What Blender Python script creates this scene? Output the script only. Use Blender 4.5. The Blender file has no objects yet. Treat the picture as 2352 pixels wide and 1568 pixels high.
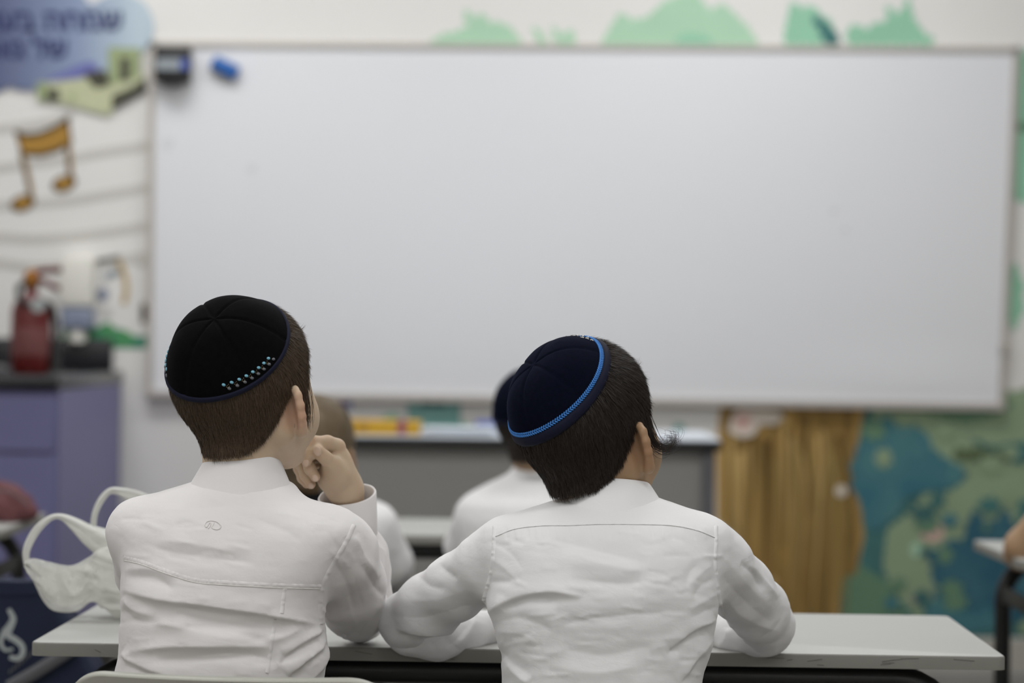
import bpy, bmesh, math, random
import numpy as np
from mathutils import Vector, Matrix, Quaternion, noise
from mathutils.bvhtree import BVHTree

random.seed(7)
rng = np.random.default_rng(7)
scene = bpy.context.scene
C = scene.collection

# ---------------------------------------------------------------- camera
FPX = 5553.0                      # focal length in pixels of a 2352 px wide frame (85 mm)
CAMZ = 1.0
ROLL = math.radians(0.7)
cam_data = bpy.data.cameras.new('camera')
cam_data.sensor_width = 36.0
cam_data.lens = 36.0 * FPX / 2352.0
cam_data.clip_start = 0.05
cam_data.dof.use_dof = True
cam_data.dof.focus_distance = 2.84
cam_data.dof.aperture_fstop = 3.2
cam = bpy.data.objects.new('camera', cam_data)
C.objects.link(cam)
cam.matrix_world = (Matrix.Translation((0, 0, CAMZ)) @ Matrix.Rotation(math.pi / 2, 4, 'X')
                    @ Matrix.Rotation(ROLL, 4, 'Z'))
scene.camera = cam

# ---------------------------------------------------------------- world, exposure
world = bpy.data.worlds.new('world')
scene.world = world
world.use_nodes = True
world.node_tree.nodes['Background'].inputs[0].default_value = (0.9, 0.95, 1.0, 1)
world.node_tree.nodes['Background'].inputs[1].default_value = 0.3
vs = scene.view_settings
vs.view_transform = 'Standard'
vs.look = 'None'
vs.gamma = 1.0
vs.use_curve_mapping = False
vs.exposure = 0.0
LAMP_W = 15.5                      # watts of each ceiling panel
scene.cycles.max_bounces = 7
scene.cycles.diffuse_bounces = 5
scene.cycles.sample_clamp_indirect = 4.0

# the room in metres: the camera stands at x = 0, y = 0 and looks along +y
WALL_Y = 7.4
ROOM_L, ROOM_R, ROOM_B, ROOM_H = -2.7, 3.0, -2.2, 2.85
DESK_H = 0.61


def at(px, py, Y):
    """the point at depth Y that the photograph shows at pixel px, py"""
    dx, dy = px - 1176.0, py - 784.0
    u = dx * math.cos(ROLL) + dy * math.sin(ROLL)
    v = -dx * math.sin(ROLL) + dy * math.cos(ROLL)
    return Vector((u * Y / FPX, Y, CAMZ - v * Y / FPX))


# ---------------------------------------------------------------- object helpers
def tag(o, label=None, cat=None, group=None, kind=None):
    if label: o['label'] = label
    if cat: o['category'] = cat
    if group: o['group'] = group
    if kind: o['kind'] = kind
    return o


def thing(name, loc, label, cat, group=None, rz=0.0):
    o = bpy.data.objects.new(name, None)
    o.empty_display_size = 0.05
    o.location = loc
    o.rotation_euler = (0, 0, rz)
    C.objects.link(o)
    return tag(o, label, cat, group)


def link_mesh(name, me, mat, parent=None, world_coords=True):
    """link a mesh; world_coords: its vertices are in world space although it has a parent"""
    if mat is not None:
        mats = mat if isinstance(mat, (list, tuple)) else [mat]
        for m in mats:
            me.materials.append(m)
    o = bpy.data.objects.new(name, me)
    C.objects.link(o)
    if parent is not None:
        o.parent = parent
        if world_coords:
            m = Matrix.Identity(4)
            p = parent
            while p is not None:
                m = p.matrix_basis @ m
                if p.parent is None: break
                p = p.parent
            # (all our roots are placed by matrix_basis; children keep the inverse)
            o.matrix_basis = m.inverted()
    return o


def copy_tree(o, parent=None):
    c = o.copy()
    C.objects.link(c)
    c.parent = parent
    for ch in list(o.children):
        copy_tree(ch, c)
    return c


class MB:
    """collects polygons for one mesh"""
    def __init__(self):
        self.v, self.f, self.mi = [], [], []
        self.smooth = []

    def add(self, verts, faces, smooth=False, mi=0):
        n = len(self.v)
        self.v += [tuple(p) for p in verts]
        for f in faces:
            self.f.append([i + n for i in f]); self.smooth.append(smooth); self.mi.append(mi)
        return self

    def box(self, lo, hi, bevel=0.0, M=None, mi=0, seg=2):
        bm = bmesh.new()
        bmesh.ops.create_cube(bm, size=1.0)
        lo, hi = Vector(lo), Vector(hi)
        c, s = (lo + hi) / 2, hi - lo
        for w in bm.verts:
            w.co = Vector((w.co.x * s.x, w.co.y * s.y, w.co.z * s.z)) + c
        if bevel > 0:
            bmesh.ops.bevel(bm, geom=bm.edges[:], offset=bevel, segments=seg, profile=0.5, affect='EDGES')
        return self.from_bm(bm, M, mi, bevel > 0)

    def from_bm(self, bm, M=None, mi=0, smooth=False):
        bm.verts.ensure_lookup_table()
        if M is not None: bm.transform(M)
        bm.verts.index_update()
        self.add([w.co[:] for w in bm.verts], [[w.index for w in f.verts] for f in bm.faces], smooth, mi)
        bm.free()
        return self

    def tube(self, pts, r, n=10, cap=True, flat=1.0, up=None, mi=0):
        """round tube along pts; r a number or a list; flat squashes it along the second axis"""
        pts = [Vector(p) for p in pts]
        rr = r if isinstance(r, (list, tuple)) else [r] * len(pts)
        base = len(self.v)
        prev = None
        vs_ = []
        for i, p in enumerate(pts):
            a = pts[max(0, i - 1)]; b = pts[min(len(pts) - 1, i + 1)]
            t = (b - a).normalized()
            if prev is None:
                ref = Vector(up) if up else (Vector((0, 0, 1)) if abs(t.z) < 0.9 else Vector((0, 1, 0)))
                n1 = (ref - t * ref.dot(t)).normalized()
            else:
                n1 = (prev - t * prev.dot(t)).normalized()
            prev = n1
            n2 = t.cross(n1)
            for k in range(n):
                an = 2 * math.pi * k / n
                vs_.append(p + n1 * (rr[i] * math.cos(an)) + n2 * (rr[i] * flat * math.sin(an)))
        fs = []
        for i in range(len(pts) - 1):
            for k in range(n):
                fs.append([i * n + k, i * n + (k + 1) % n, (i + 1) * n + (k + 1) % n, (i + 1) * n + k])
        self.add(vs_, fs, True, mi)
        if cap:
            self.f.append([base + k for k in range(n)][::-1]); self.smooth.append(False); self.mi.append(mi)
            m = base + (len(pts) - 1) * n
            self.f.append([m + k for k in range(n)]); self.smooth.append(False); self.mi.append(mi)
        return self

    def lathe(self, prof, c=(0, 0, 0), n=32, M=None, mi=0):
        c = Vector(c)
        vs_, fs = [], []
        for (r, z) in prof:
            for k in range(n):
                a = 2 * math.pi * k / n
                p = Vector((r * math.cos(a), r * math.sin(a), z))
                if M is not None: p = M @ p
                vs_.append(p + c)
        for i in range(len(prof) - 1):
            for k in range(n):
                fs.append([i * n + k, i * n + (k + 1) % n, (i + 1) * n + (k + 1) % n, (i + 1) * n + k])
        fs.append([k for k in range(n)][::-1]); fs.append([(len(prof) - 1) * n + k for k in range(n)])
        return self.add(vs_, fs, True, mi)

    def prism(self, poly, d, mi=0, smooth=False):
        """polygon (list of Vector in one plane) thickened by vector d"""
        d = Vector(d)
        n = len(poly)
        vs_ = [Vector(p) for p in poly] + [Vector(p) + d for p in poly]
        fs = [list(range(n)), list(range(n, 2 * n))[::-1]]
        for k in range(n):
            fs.append([k, k + n, (k + 1) % n + n, (k + 1) % n])
        return self.add(vs_, fs, smooth, mi)

    def strip(self, rows, smooth=True, mi=0, closed=False):
        """grid of points: rows of equal length"""
        n = len(rows[0])
        vs_ = [p for r in rows for p in r]
        fs = []
        for i in range(len(rows) - 1):
            for k in range(n - (0 if closed else 1)):
                fs.append([i * n + k, i * n + (k + 1) % n, (i + 1) * n + (k + 1) % n, (i + 1) * n + k])
        return self.add(vs_, fs, smooth, mi)

    def mesh(self, name):
        me = bpy.data.meshes.new(name)
        me.from_pydata(self.v, [], self.f)
        me.polygons.foreach_set('use_smooth', self.smooth)
        me.polygons.foreach_set('material_index', self.mi)
        me.update()
        bm = bmesh.new(); bm.from_mesh(me)
        bmesh.ops.recalc_face_normals(bm, faces=bm.faces[:])
        bm.to_mesh(me); bm.free()
        return me

    def build(self, name, mat, parent=None, world_coords=True, sharp=True):
        me = self.mesh(name)
        if sharp and any(self.smooth):
            try: me.set_sharp_from_angle(angle=math.radians(40))
            except Exception: pass
        return link_mesh(name, me, mat, parent, world_coords)


def solidify(me, t):
    """give an open sheet a thickness t (new mesh data)"""
    o = bpy.data.objects.new('tmp', me); C.objects.link(o)
    m = o.modifiers.new('s', 'SOLIDIFY'); m.thickness = t; m.offset = 0.0
    dg = bpy.context.evaluated_depsgraph_get()
    out = bpy.data.meshes.new_from_object(o.evaluated_get(dg))
    bpy.data.objects.remove(o)
    return out


def subdivide(me, levels):
    o = bpy.data.objects.new('tmp', me); C.objects.link(o)
    m = o.modifiers.new('s', 'SUBSURF'); m.levels = levels; m.render_levels = levels
    dg = bpy.context.evaluated_depsgraph_get()
    out = bpy.data.meshes.new_from_object(o.evaluated_get(dg))
    bpy.data.objects.remove(o)
    return out


def spline(pts, n):
    """Catmull-Rom through pts, n samples; works on tuples of any length"""
    P = [np.array(p, float) for p in pts]
    P = [2 * P[0] - P[1]] + P + [2 * P[-1] - P[-2]]
    m = len(P) - 3
    out = []
    for i in range(n):
        t = i / (n - 1) * m
        k = min(int(t), m - 1); u = t - k
        a, b, c, d = P[k], P[k + 1], P[k + 2], P[k + 3]
        out.append(0.5 * (2 * b + (c - a) * u + (2 * a - 5 * b + 4 * c - d) * u * u + (3 * b - a - 3 * c + d) * u ** 3))
    return out


# ---------------------------------------------------------------- materials
def srgb(r, g, b):
    f = lambda c: (c / 255 / 12.92) if c / 255 <= 0.04045 else ((c / 255 + 0.055) / 1.055) ** 2.4
    return (f(r), f(g), f(b), 1)


def mat(name, col, rough=0.6, spec=0.5, metal=0.0, var=0.0, vscale=8.0, bump=0.0, bscale=200.0, stretch=(1, 1, 1),
        sheen=0.0, sss=0.0, trans=0.0, emit=None, col2=None, alpha=1.0, detail=3.0, contrast=None):
    m = bpy.data.materials.new(name)
    m.use_nodes = True
    nt = m.node_tree
    b = nt.nodes['Principled BSDF']
    b.inputs['Base Color'].default_value = col
    b.inputs['Roughness'].default_value = rough
    b.inputs['Specular IOR Level'].default_value = spec
    b.inputs['Metallic'].default_value = metal
    if sheen: b.inputs['Sheen Weight'].default_value = sheen; b.inputs['Sheen Roughness'].default_value = 0.35
    if sss:
        b.inputs['Subsurface Weight'].default_value = sss
        b.inputs['Subsurface Radius'].default_value = (0.008, 0.003, 0.0015)
        b.inputs['Subsurface Scale'].default_value = 1.0
    if trans: b.inputs['Transmission Weight'].default_value = trans
    if alpha < 1: b.inputs['Alpha'].default_value = alpha
    if emit:
        b.inputs['Emission Color'].default_value = emit[0]
        b.inputs['Emission Strength'].default_value = emit[1]
    tc = nt.nodes.new('ShaderNodeTexCoord')
    if var or col2:
        mp = nt.nodes.new('ShaderNodeMapping'); mp.inputs['Scale'].default_value = stretch
        nt.links.new(tc.outputs['Object'], mp.inputs[0])
        nz = nt.nodes.new('ShaderNodeTexNoise'); nz.inputs['Scale'].default_value = vscale
        nz.inputs['Detail'].default_value = detail
        nt.links.new(mp.outputs[0], nz.inputs['Vector'])
        mx = nt.nodes.new('ShaderNodeMix'); mx.data_type = 'RGBA'
        c2 = col2 if col2 else tuple(max(0, c * (1 - var)) for c in col[:3]) + (1,)
        c1 = col if col2 else tuple(min(1, c * (1 + var)) for c in col[:3]) + (1,)
        mx.inputs[6].default_value = c1; mx.inputs[7].default_value = c2
        if contrast:
            mr = nt.nodes.new('ShaderNodeMapRange'); mr.inputs[1].default_value = contrast[0]; mr.inputs[2].default_value = contrast[1]
            nt.links.new(nz.outputs[0], mr.inputs[0]); nt.links.new(mr.outputs[0], mx.inputs[0])
        else:
            nt.links.new(nz.outputs[0], mx.inputs[0])
        nt.links.new(mx.outputs[2], b.inputs['Base Color'])
    if bump:
        nb = nt.nodes.new('ShaderNodeTexNoise'); nb.inputs['Scale'].default_value = bscale; nb.inputs['Detail'].default_value = 2
        nt.links.new(tc.outputs['Object'], nb.inputs['Vector'])
        bp = nt.nodes.new('ShaderNodeBump'); bp.inputs['Strength'].default_value = bump; bp.inputs['Distance'].default_value = 0.001
        nt.links.new(nb.outputs[0], bp.inputs['Height'])
        nt.links.new(bp.outputs[0], b.inputs['Normal'])
    return m


M = {}
M['wall'] = mat('wall_paint', srgb(229, 227, 224), 0.75, 0.2, var=0.03, vscale=3, bump=0.15, bscale=60)
M['ceiling'] = mat('ceiling_paint', srgb(232, 232, 230), 0.85, 0.1, var=0.01)
M['floor'] = mat('floor_tile', srgb(122, 119, 115), 0.35, 0.4, var=0.08, vscale=6)
M['grout'] = mat('floor_grout', srgb(110, 104, 98), 0.8, 0.2, var=0.05)
M['skirting'] = mat('skirting', srgb(176, 172, 164), 0.5, 0.3, var=0.03)
M['lamp'] = mat('lamp_diffuser', (1, 1, 1, 1), 0.5, emit=((1, 0.985, 0.96, 1), 3.0))
M['lamp_metal'] = mat('lamp_housing', srgb(225, 225, 225), 0.4, var=0.01)
M['board'] = mat('whiteboard_enamel', srgb(226, 227, 231), 0.32, 0.5, var=0.012, vscale=2.0)
M['board_frame'] = mat('whiteboard_frame', srgb(188, 182, 176), 0.4, 0.5, metal=0.3, var=0.03)
M['smudge'] = mat('smudge', srgb(214, 215, 219), 0.5, var=0.02)
M['black_plastic'] = mat('black_plastic', srgb(26, 26, 27), 0.45, 0.5, var=0.1)
M['black_metal'] = mat('black_powder_coat', srgb(17, 17, 17), 0.42, 0.5, var=0.1, bump=0.25, bscale=900)
M['dark_bar'] = mat('dark_rail', srgb(42, 43, 38), 0.5, 0.4, var=0.08)
M['blue_plastic'] = mat('blue_plastic', srgb(38, 96, 170), 0.5, 0.4, var=0.06)
M['label_blue'] = mat('label_blue', srgb(40, 70, 160), 0.6, var=0.05)
M['label_pale'] = mat('label_pale', srgb(150, 158, 165), 0.6, var=0.1, vscale=60)
M['desk'] = mat('desk_laminate', srgb(174, 174, 171), 0.45, 0.35, var=0.015, vscale=5, bump=0.05, bscale=500)
M['desk_edge'] = mat('desk_edge', srgb(126, 125, 118), 0.45, 0.4, var=0.03, vscale=20)
M['scratch'] = mat('scratch', srgb(96, 94, 88), 0.7, var=0.1)
M['chair'] = mat('chair_shell', srgb(176, 175, 166), 0.42, 0.4, var=0.03)
M['metal_grey'] = mat('grey_sheet_metal', srgb(150, 149, 146), 0.5, 0.3, var=0.02)
M['lilac'] = mat('lilac_laminate', srgb(118, 117, 158), 0.5, 0.35, var=0.02)
M['counter'] = mat('black_stone', srgb(24, 23, 30), 0.25, 0.5, var=0.15, vscale=40)
M['red'] = mat('extinguisher_red', srgb(96, 22, 20), 0.35, 0.5, var=0.05)
M['red_label'] = mat('extinguisher_label', srgb(112, 62, 62), 0.6, var=0.15, vscale=60)
M['brass'] = mat('brass', srgb(150, 100, 45), 0.35, metal=0.7, var=0.05)
M['white_plastic'] = mat('white_plastic', srgb(226, 224, 216), 0.45, 0.4, var=0.01)
M['blue_grey'] = mat('smoky_plastic', srgb(130, 138, 160), 0.35, 0.5, var=0.05)
M['grey_paint'] = mat('grey_paint', srgb(200, 197, 192), 0.75, 0.2, var=0.03)
M['gold_paint'] = mat('gold_paint', srgb(170, 130, 62), 0.7, 0.2, var=0.06, vscale=15)
M['outline'] = mat('dark_outline', srgb(70, 58, 44), 0.7, 0.2, var=0.1)
M['cloud'] = mat('cloud_print', srgb(176, 196, 216), 0.5, 0.4)
M['ink'] = mat('navy_ink', srgb(30, 40, 96), 0.6, var=0.03)
M['print_green'] = mat('print_green', srgb(152, 164, 122), 0.6, var=0.08, vscale=20)
M['print_pale'] = mat('print_pale', srgb(190, 193, 158), 0.6, var=0.06, vscale=20)
M['print_dark'] = mat('print_dark', srgb(64, 62, 48), 0.6, var=0.15, vscale=30)
M['print_violet'] = mat('print_violet', srgb(104, 108, 170), 0.6, var=0.1, vscale=20)
M['leaf_pale'] = mat('paint_leaf_pale', srgb(176, 212, 184), 0.75, 0.2, var=0.08, vscale=9)
M['leaf_mint'] = mat('paint_leaf_mint', srgb(150, 200, 172), 0.75, 0.2, var=0.1, vscale=9)
M['leaf_green'] = mat('paint_green', srgb(142, 162, 132), 0.75, 0.2, var=0.12, vscale=7)
M['leaf_sage'] = mat('paint_sage', srgb(104, 136, 110), 0.75, 0.2, var=0.12, vscale=8)
M['leaf_teal'] = mat('paint_teal', srgb(76, 124, 122), 0.75, 0.2, col2=srgb(66, 104, 104), vscale=6, contrast=(0.35, 0.65))
M['leaf_blue'] = mat('paint_blue', srgb(62, 112, 126), 0.75, 0.2, col2=srgb(82, 128, 132), vscale=8, contrast=(0.35, 0.65))
M['leaf_deep'] = mat('paint_deep_blue', srgb(46, 90, 108), 0.75, 0.2, col2=srgb(64, 106, 120), vscale=9, contrast=(0.35, 0.65))
M['paint_olive'] = mat('paint_olive', srgb(92, 106, 78), 0.75, 0.2, var=0.12, vscale=9)
M['trunk'] = mat('paint_trunk', srgb(178, 144, 84), 0.75, 0.2, col2=srgb(126, 100, 56), vscale=34, stretch=(1, 1, 0.05), contrast=(0.36, 0.64))
M['trunk_light'] = mat('paint_trunk_light', srgb(188, 158, 102), 0.75, 0.2, var=0.1, vscale=20, stretch=(1, 1, 0.08))
M['trunk_olive'] = mat('paint_trunk_olive', srgb(146, 124, 74), 0.75, 0.2, var=0.12, vscale=20, stretch=(1, 1, 0.08))
M['trunk_dark'] = mat('paint_trunk_dark', srgb(98, 74, 38), 0.75, 0.2, var=0.12, vscale=20, stretch=(1, 1, 0.08))
M['flower'] = mat('paint_pink', srgb(210, 176, 166), 0.75, 0.2, var=0.08, vscale=20)
M['flower_white'] = mat('paint_white', srgb(218, 208, 196), 0.75, 0.2, var=0.05, vscale=20)
M['grass'] = mat('paint_grass', srgb(96, 160, 84), 0.7, 0.2, col2=srgb(70, 140, 116), vscale=5, contrast=(0.4, 0.6))
M['yellow_box'] = mat('yellow_card', srgb(206, 162, 52), 0.5, 0.3, var=0.08, vscale=14)
M['magenta'] = mat('magenta_card', srgb(150, 78, 100), 0.5, var=0.05)
M['teal_card'] = mat('teal_card', srgb(116, 164, 158), 0.6, 0.3, col2=srgb(136, 180, 172), vscale=14)
M['paper'] = mat('paper', srgb(206, 212, 220), 0.7, 0.2, var=0.02)
M['navy_cloth'] = mat('navy_cloth', srgb(40, 46, 66), 0.8, 0.2, var=0.1, vscale=20, bump=0.3, bscale=800)
M['logo_white'] = mat('logo_white', srgb(170, 176, 176), 0.6, var=0.05)
M['strap'] = mat('grey_strap', srgb(96, 96, 100), 0.6, 0.3, var=0.06)
M['red_cloth'] = mat('dusty_red_cloth', srgb(108, 70, 72), 0.85, 0.2, var=0.12, vscale=14, bump=0.3, bscale=500)
# ================================================================ the room
def struct(name, mb, m, parent=None):
    o = mb.build(name, m, parent)
    if parent is None: o['kind'] = 'structure'
    return o


wall_front = struct('wall_front', MB().box((ROOM_L, WALL_Y, 0), (ROOM_R, WALL_Y + 0.15, ROOM_H)), M['wall'])
struct('wall_left', MB().box((ROOM_L - 0.15, ROOM_B, 0), (ROOM_L, WALL_Y + 0.15, ROOM_H)), M['wall'])
struct('wall_right', MB().box((ROOM_R, ROOM_B, 0), (ROOM_R + 0.15, WALL_Y + 0.15, ROOM_H)), M['wall'])
struct('wall_back', MB().box((ROOM_L - 0.15, ROOM_B - 0.15, 0), (ROOM_R + 0.15, ROOM_B, ROOM_H)), M['wall'])
struct('ceiling', MB().box((ROOM_L - 0.15, ROOM_B - 0.15, ROOM_H), (ROOM_R + 0.15, WALL_Y + 0.15, ROOM_H + 0.12)), M['ceiling'])
floor = struct('floor', MB().box((ROOM_L, ROOM_B, -0.1), (ROOM_R, WALL_Y, -0.004)), M['grout'])
# floor tiles, those near the front wall that the picture can show are pieces of their own
tile_me = MB().box((0.0015, 0.0015, -0.008), (0.3285, 0.3285, 0.0), 0.002, seg=1).mesh('tile')
tile_me.materials.append(M['floor'])
rest = MB()
for i in range(17):
    for j in range(29):
        x, y = ROOM_L + 0.02 + i * 0.33, ROOM_B + j * 0.33
        if y > 5.4 and 0.6 < x < 2.2:
            t = bpy.data.objects.new('tile', tile_me); C.objects.link(t); t.parent = floor; t.location = (x, y, 0)
        else:
            rest.box((x + 0.0015, y + 0.0015, -0.008), (x + 0.3285, y + 0.3285, 0.0))
o = rest.build('tile_field', M['floor'], floor); o['kind'] = 'stuff'
struct('baseboard_front', MB().box((ROOM_L, WALL_Y - 0.012, 0), (ROOM_R, WALL_Y, 0.108), 0.003, seg=1), M['skirting'])


# ceiling light panels (real lamps of the room, above the picture)
def ceiling_light(x, y, label, lw):
    r = thing('ceiling_light', (x, y, ROOM_H), label, 'light', 'ceiling light panels')
    mb = MB()
    for (a, b) in (((-0.62, -0.32), (-0.59, 0.32)), ((0.59, -0.32), (0.62, 0.32)), ((-0.62, -0.32), (0.62, -0.29)), ((-0.62, 0.29), (0.62, 0.32))):
        mb.box((a[0], a[1], -0.045), (b[0], b[1], 0))
    mb.build('frame', M['lamp_metal'], r, False)
    MB().box((-0.59, -0.29, -0.03), (0.59, 0.29, -0.02)).build('diffuser', M['lamp'], r, False)
    ld = bpy.data.lights.new('panel_light', 'AREA'); ld.shape = 'RECTANGLE'; ld.size = 1.16; ld.size_y = 0.56
    ld.energy = LAMP_W * lw; ld.color = (0.97, 0.99, 1.0)
    lo = bpy.data.objects.new('panel_light', ld); C.objects.link(lo); lo.parent = r; lo.location = (0, 0, -0.05)


for j, (ly, ln, lw) in enumerate(((-0.9, 'at the back of the room', 1.32), (1.5, 'behind the near desk', 0.72), (3.9, 'above the near desk', 0.82), (6.3, 'nearest the whiteboard', 0.98))):
    for lx in (-1.2, 0.75):
        ceiling_light(lx, ly, f'square-edged white ceiling light panel {ln}, {"left" if lx < 0 else "right"} row', lw)

# ---------------------------------------------------------------- whiteboard
TL, TR, BR, BL = (at(343, 96, WALL_Y - 0.02), at(2342, 108, WALL_Y - 0.02), at(2306, 942, WALL_Y - 0.02), at(336, 912, WALL_Y - 0.02))
wb = thing('whiteboard', ((TL.x + TR.x) / 2, WALL_Y, BL.z), 'large blank white marker board with thin grey frame on front wall', 'whiteboard')
back = Vector((0, 0.019, 0))
mid = (TL + TR + BR + BL) / 4
inn = [p + (mid - p) * 0.004 for p in (TL, TR, BR, BL)]
# enamel sheet with a slight wave at the lower right, where the sheet has come loose
rows = []
N1, N2 = 40, 20
for i in range(N2 + 1):
    s = i / N2
    row = []
    for k in range(N1 + 1):
        t = k / N1
        p = inn[0].lerp(inn[1], t).lerp(inn[3].lerp(inn[2], t), s)
        e = math.exp(-(((t - 0.9) / 0.12) ** 2 + ((s - 0.93) / 0.06) ** 2))
        row.append(p + Vector((0, 0.004 - 0.007 * e, 0)))
    rows.append(row)
wsurf = MB().strip(rows)
wsurf.prism([inn[0] + Vector((0, 0.008, 0)), inn[1] + Vector((0, 0.008, 0)), inn[2] + Vector((0, 0.008, 0)), inn[3] + Vector((0, 0.008, 0))], (0, 0.011, 0))
wsurf.build('writing_surface', M['board'], wb)


def board_bar(a, b, w, inward, d=0.0):
    n = Vector(inward).normalized() * w
    return MB().prism([a + Vector((0, -0.006 - d, 0)), b + Vector((0, -0.006 - d, 0)), b + n + Vector((0, -0.006 - d, 0)), a + n + Vector((0, -0.006 - d, 0))], (0, 0.025 + d, 0))


board_bar(TL, TR, 0.014, (0, 0, -1)).build('frame_bar', M['board_frame'], wb)
board_bar(BL, BR, 0.020, (0, 0, 1), 0.012).build('frame_bar', M['board_frame'], wb)
board_bar(TL, BL, 0.018, (1, 0, 0)).build('frame_bar', M['board_frame'], wb)
board_bar(TR, BR, 0.018, (-1, 0, 0)).build('frame_bar', M['board_frame'], wb)
for (x, y, r) in ((578, 388, 10), (1916, 484, 8), (1942, 528, 7), (385, 330, 14)):
    p = at(x, y, WALL_Y - 0.0165)
    MB().lathe([(r * WALL_Y / FPX, 0), (r * WALL_Y / FPX, 0.0006)], p, 12, Matrix.Rotation(math.pi / 2, 3, 'X')).build('smudge', M['smudge'], wb)
for px, py in ((2307, 795),):
    p = at(px, py, WALL_Y - 0.03)
    MB().box(p - Vector((0.014, 0.004, 0.02)), p + Vector((0.014, 0.004, 0.02)), 0.003).build('frame_clip', M['board_frame'], wb)

WB_Y = WALL_Y - 0.021
# pen holder on the board
a, b = at(360, 108, WB_Y), at(440, 192, WB_Y)
ph = thing('pen_holder', ((a.x + b.x) / 2, WB_Y, b.z), 'black plastic pen holder with blue label on whiteboard corner', 'pen holder')
MB().box((a.x, WB_Y - 0.05, b.z), (b.x, WB_Y, a.z), 0.004).build('body', M['black_plastic'], ph)
MB().lathe([(0.026, 0), (0.040, 0.012), (0.042, 0.03)], ((a.x + b.x) / 2, WB_Y - 0.045, b.z - 0.012), 20).build('round_tray', M['black_plastic'], ph)
c1, c2 = at(364, 140, WB_Y), at(420, 164, WB_Y)
MB().box((c1.x, WB_Y - 0.0515, c2.z), (c2.x, WB_Y - 0.050, c1.z)).build('label_strip', M['label_pale'], ph)
c3 = at(440, 164, WB_Y)
MB().box((c2.x, WB_Y - 0.0515, c3.z), (b.x - 0.002, WB_Y - 0.050, c1.z)).build('label_end', M['label_blue'], ph)
# blue eraser held by its magnet
p = at(516, 157, WB_Y - 0.014)
er = thing('board_eraser', (p.x, WB_Y, p.z), 'small bright blue eraser stuck tilted on the whiteboard', 'eraser')
R = Matrix.Translation(p) @ Matrix.Rotation(math.radians(26), 4, 'Y')
MB().box((-0.042, -0.012, -0.017), (0.042, 0.012, 0.024), 0.005, R).build('grip', M['blue_plastic'], er)
MB().box((-0.041, -0.011, -0.024), (0.041, 0.011, -0.0168), 0.002, R).build('felt', M['black_plastic'], er)


# ---------------------------------------------------------------- flat painted and printed shapes on the wall
def poly_px(pts, Y):
    return [at(x, y, Y) for x, y in pts]


def flat(name, pts, off, m, parent, th=0.0012):
    """a flat shape on the wall: off = how far its face stands off the wall"""
    Y = WALL_Y - off
    if name == 'leaf_clump': pts = spiky(pts, int(abs(pts[0][0] * 7 + pts[0][1])))
    return MB().prism(poly_px(pts, Y), (0, th, 0)).build(name, m, parent)


def spiky(pts, seed):
    # leaf points along a painted outline
    r_ = random.Random(seed)
    out = []
    area = sum(a[0] * b[1] - b[0] * a[1] for a, b in zip(pts, pts[1:] + pts[:1]))
    sg = 1 if area > 0 else -1
    for a, b in zip(pts, pts[1:] + pts[:1]):
        L = math.hypot(b[0] - a[0], b[1] - a[1]); n = max(1, int(L / 20))
        for i in range(n):
            t = i / n
            out.append((a[0] + (b[0] - a[0]) * t, a[1] + (b[1] - a[1]) * t))
            if L > 14:
                k = r_.uniform(3, 9 if L < 60 else 12)
                t2 = (i + r_.uniform(0.35, 0.65)) / n
                out.append((a[0] + (b[0] - a[0]) * t2 + sg * (b[1] - a[1]) / L * k, a[1] + (b[1] - a[1]) * t2 - sg * (b[0] - a[0]) / L * k))
    return out


def stroke_px(pts, w, n=24, wend=None):
    """outline of a brush stroke of width w px along pts"""
    c = spline(pts, n) if len(pts) > 2 else [np.array(p, float) for p in pts]
    L, Rr = [], []
    for i, p in enumerate(c):
        d = c[min(i + 1, len(c) - 1)] - c[max(i - 1, 0)]
        d /= (np.hypot(*d) + 1e-9)
        ww = w if wend is None else w + (wend - w) * i / (len(c) - 1)
        nrm = np.array([-d[1], d[0]]) * ww / 2
        L.append(p + nrm); Rr.append(p - nrm)
    return L, Rr


def stroke(name, pts, w, off, m, parent, n=24, wend=None, th=0.0012):
    L, Rr = stroke_px(pts, w, n, wend)
    Y = WALL_Y - off
    rows_f = [[at(*a_, Y), at(*b_, Y)] for a_, b_ in zip(L, Rr)]
    rows_b = [[at(*a_, Y + th), at(*b_, Y + th)] for a_, b_ in zip(L, Rr)]
    mb = MB().strip(rows_f, False).strip(rows_b, False)
    k = len(rows_f)
    for s in (0, 1):
        mb.strip([[rows_f[i][s], rows_b[i][s]] for i in range(k)], False)
    return mb.build(name, m, parent)


def ragged(cx, cy, rx, ry, n, amp, seed, a0=0, a1=360):
    """a leafy, spiky outline"""
    r_ = random.Random(seed)
    out = []
    for i in range(n):
        a = math.radians(a0 + (a1 - a0) * i / n)
        k = 1 + (amp if i % 2 else -amp) * (0.4 + r_.random())
        out.append((cx + rx * k * math.cos(a), cy + ry * k * math.sin(a)))
    return out


# mural: forest around and behind the whiteboard
mur = thing('wall_mural', at(2000, 1440, WALL_Y), 'painted forest mural with brown tree trunk and blue green leaves', 'mural')
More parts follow.
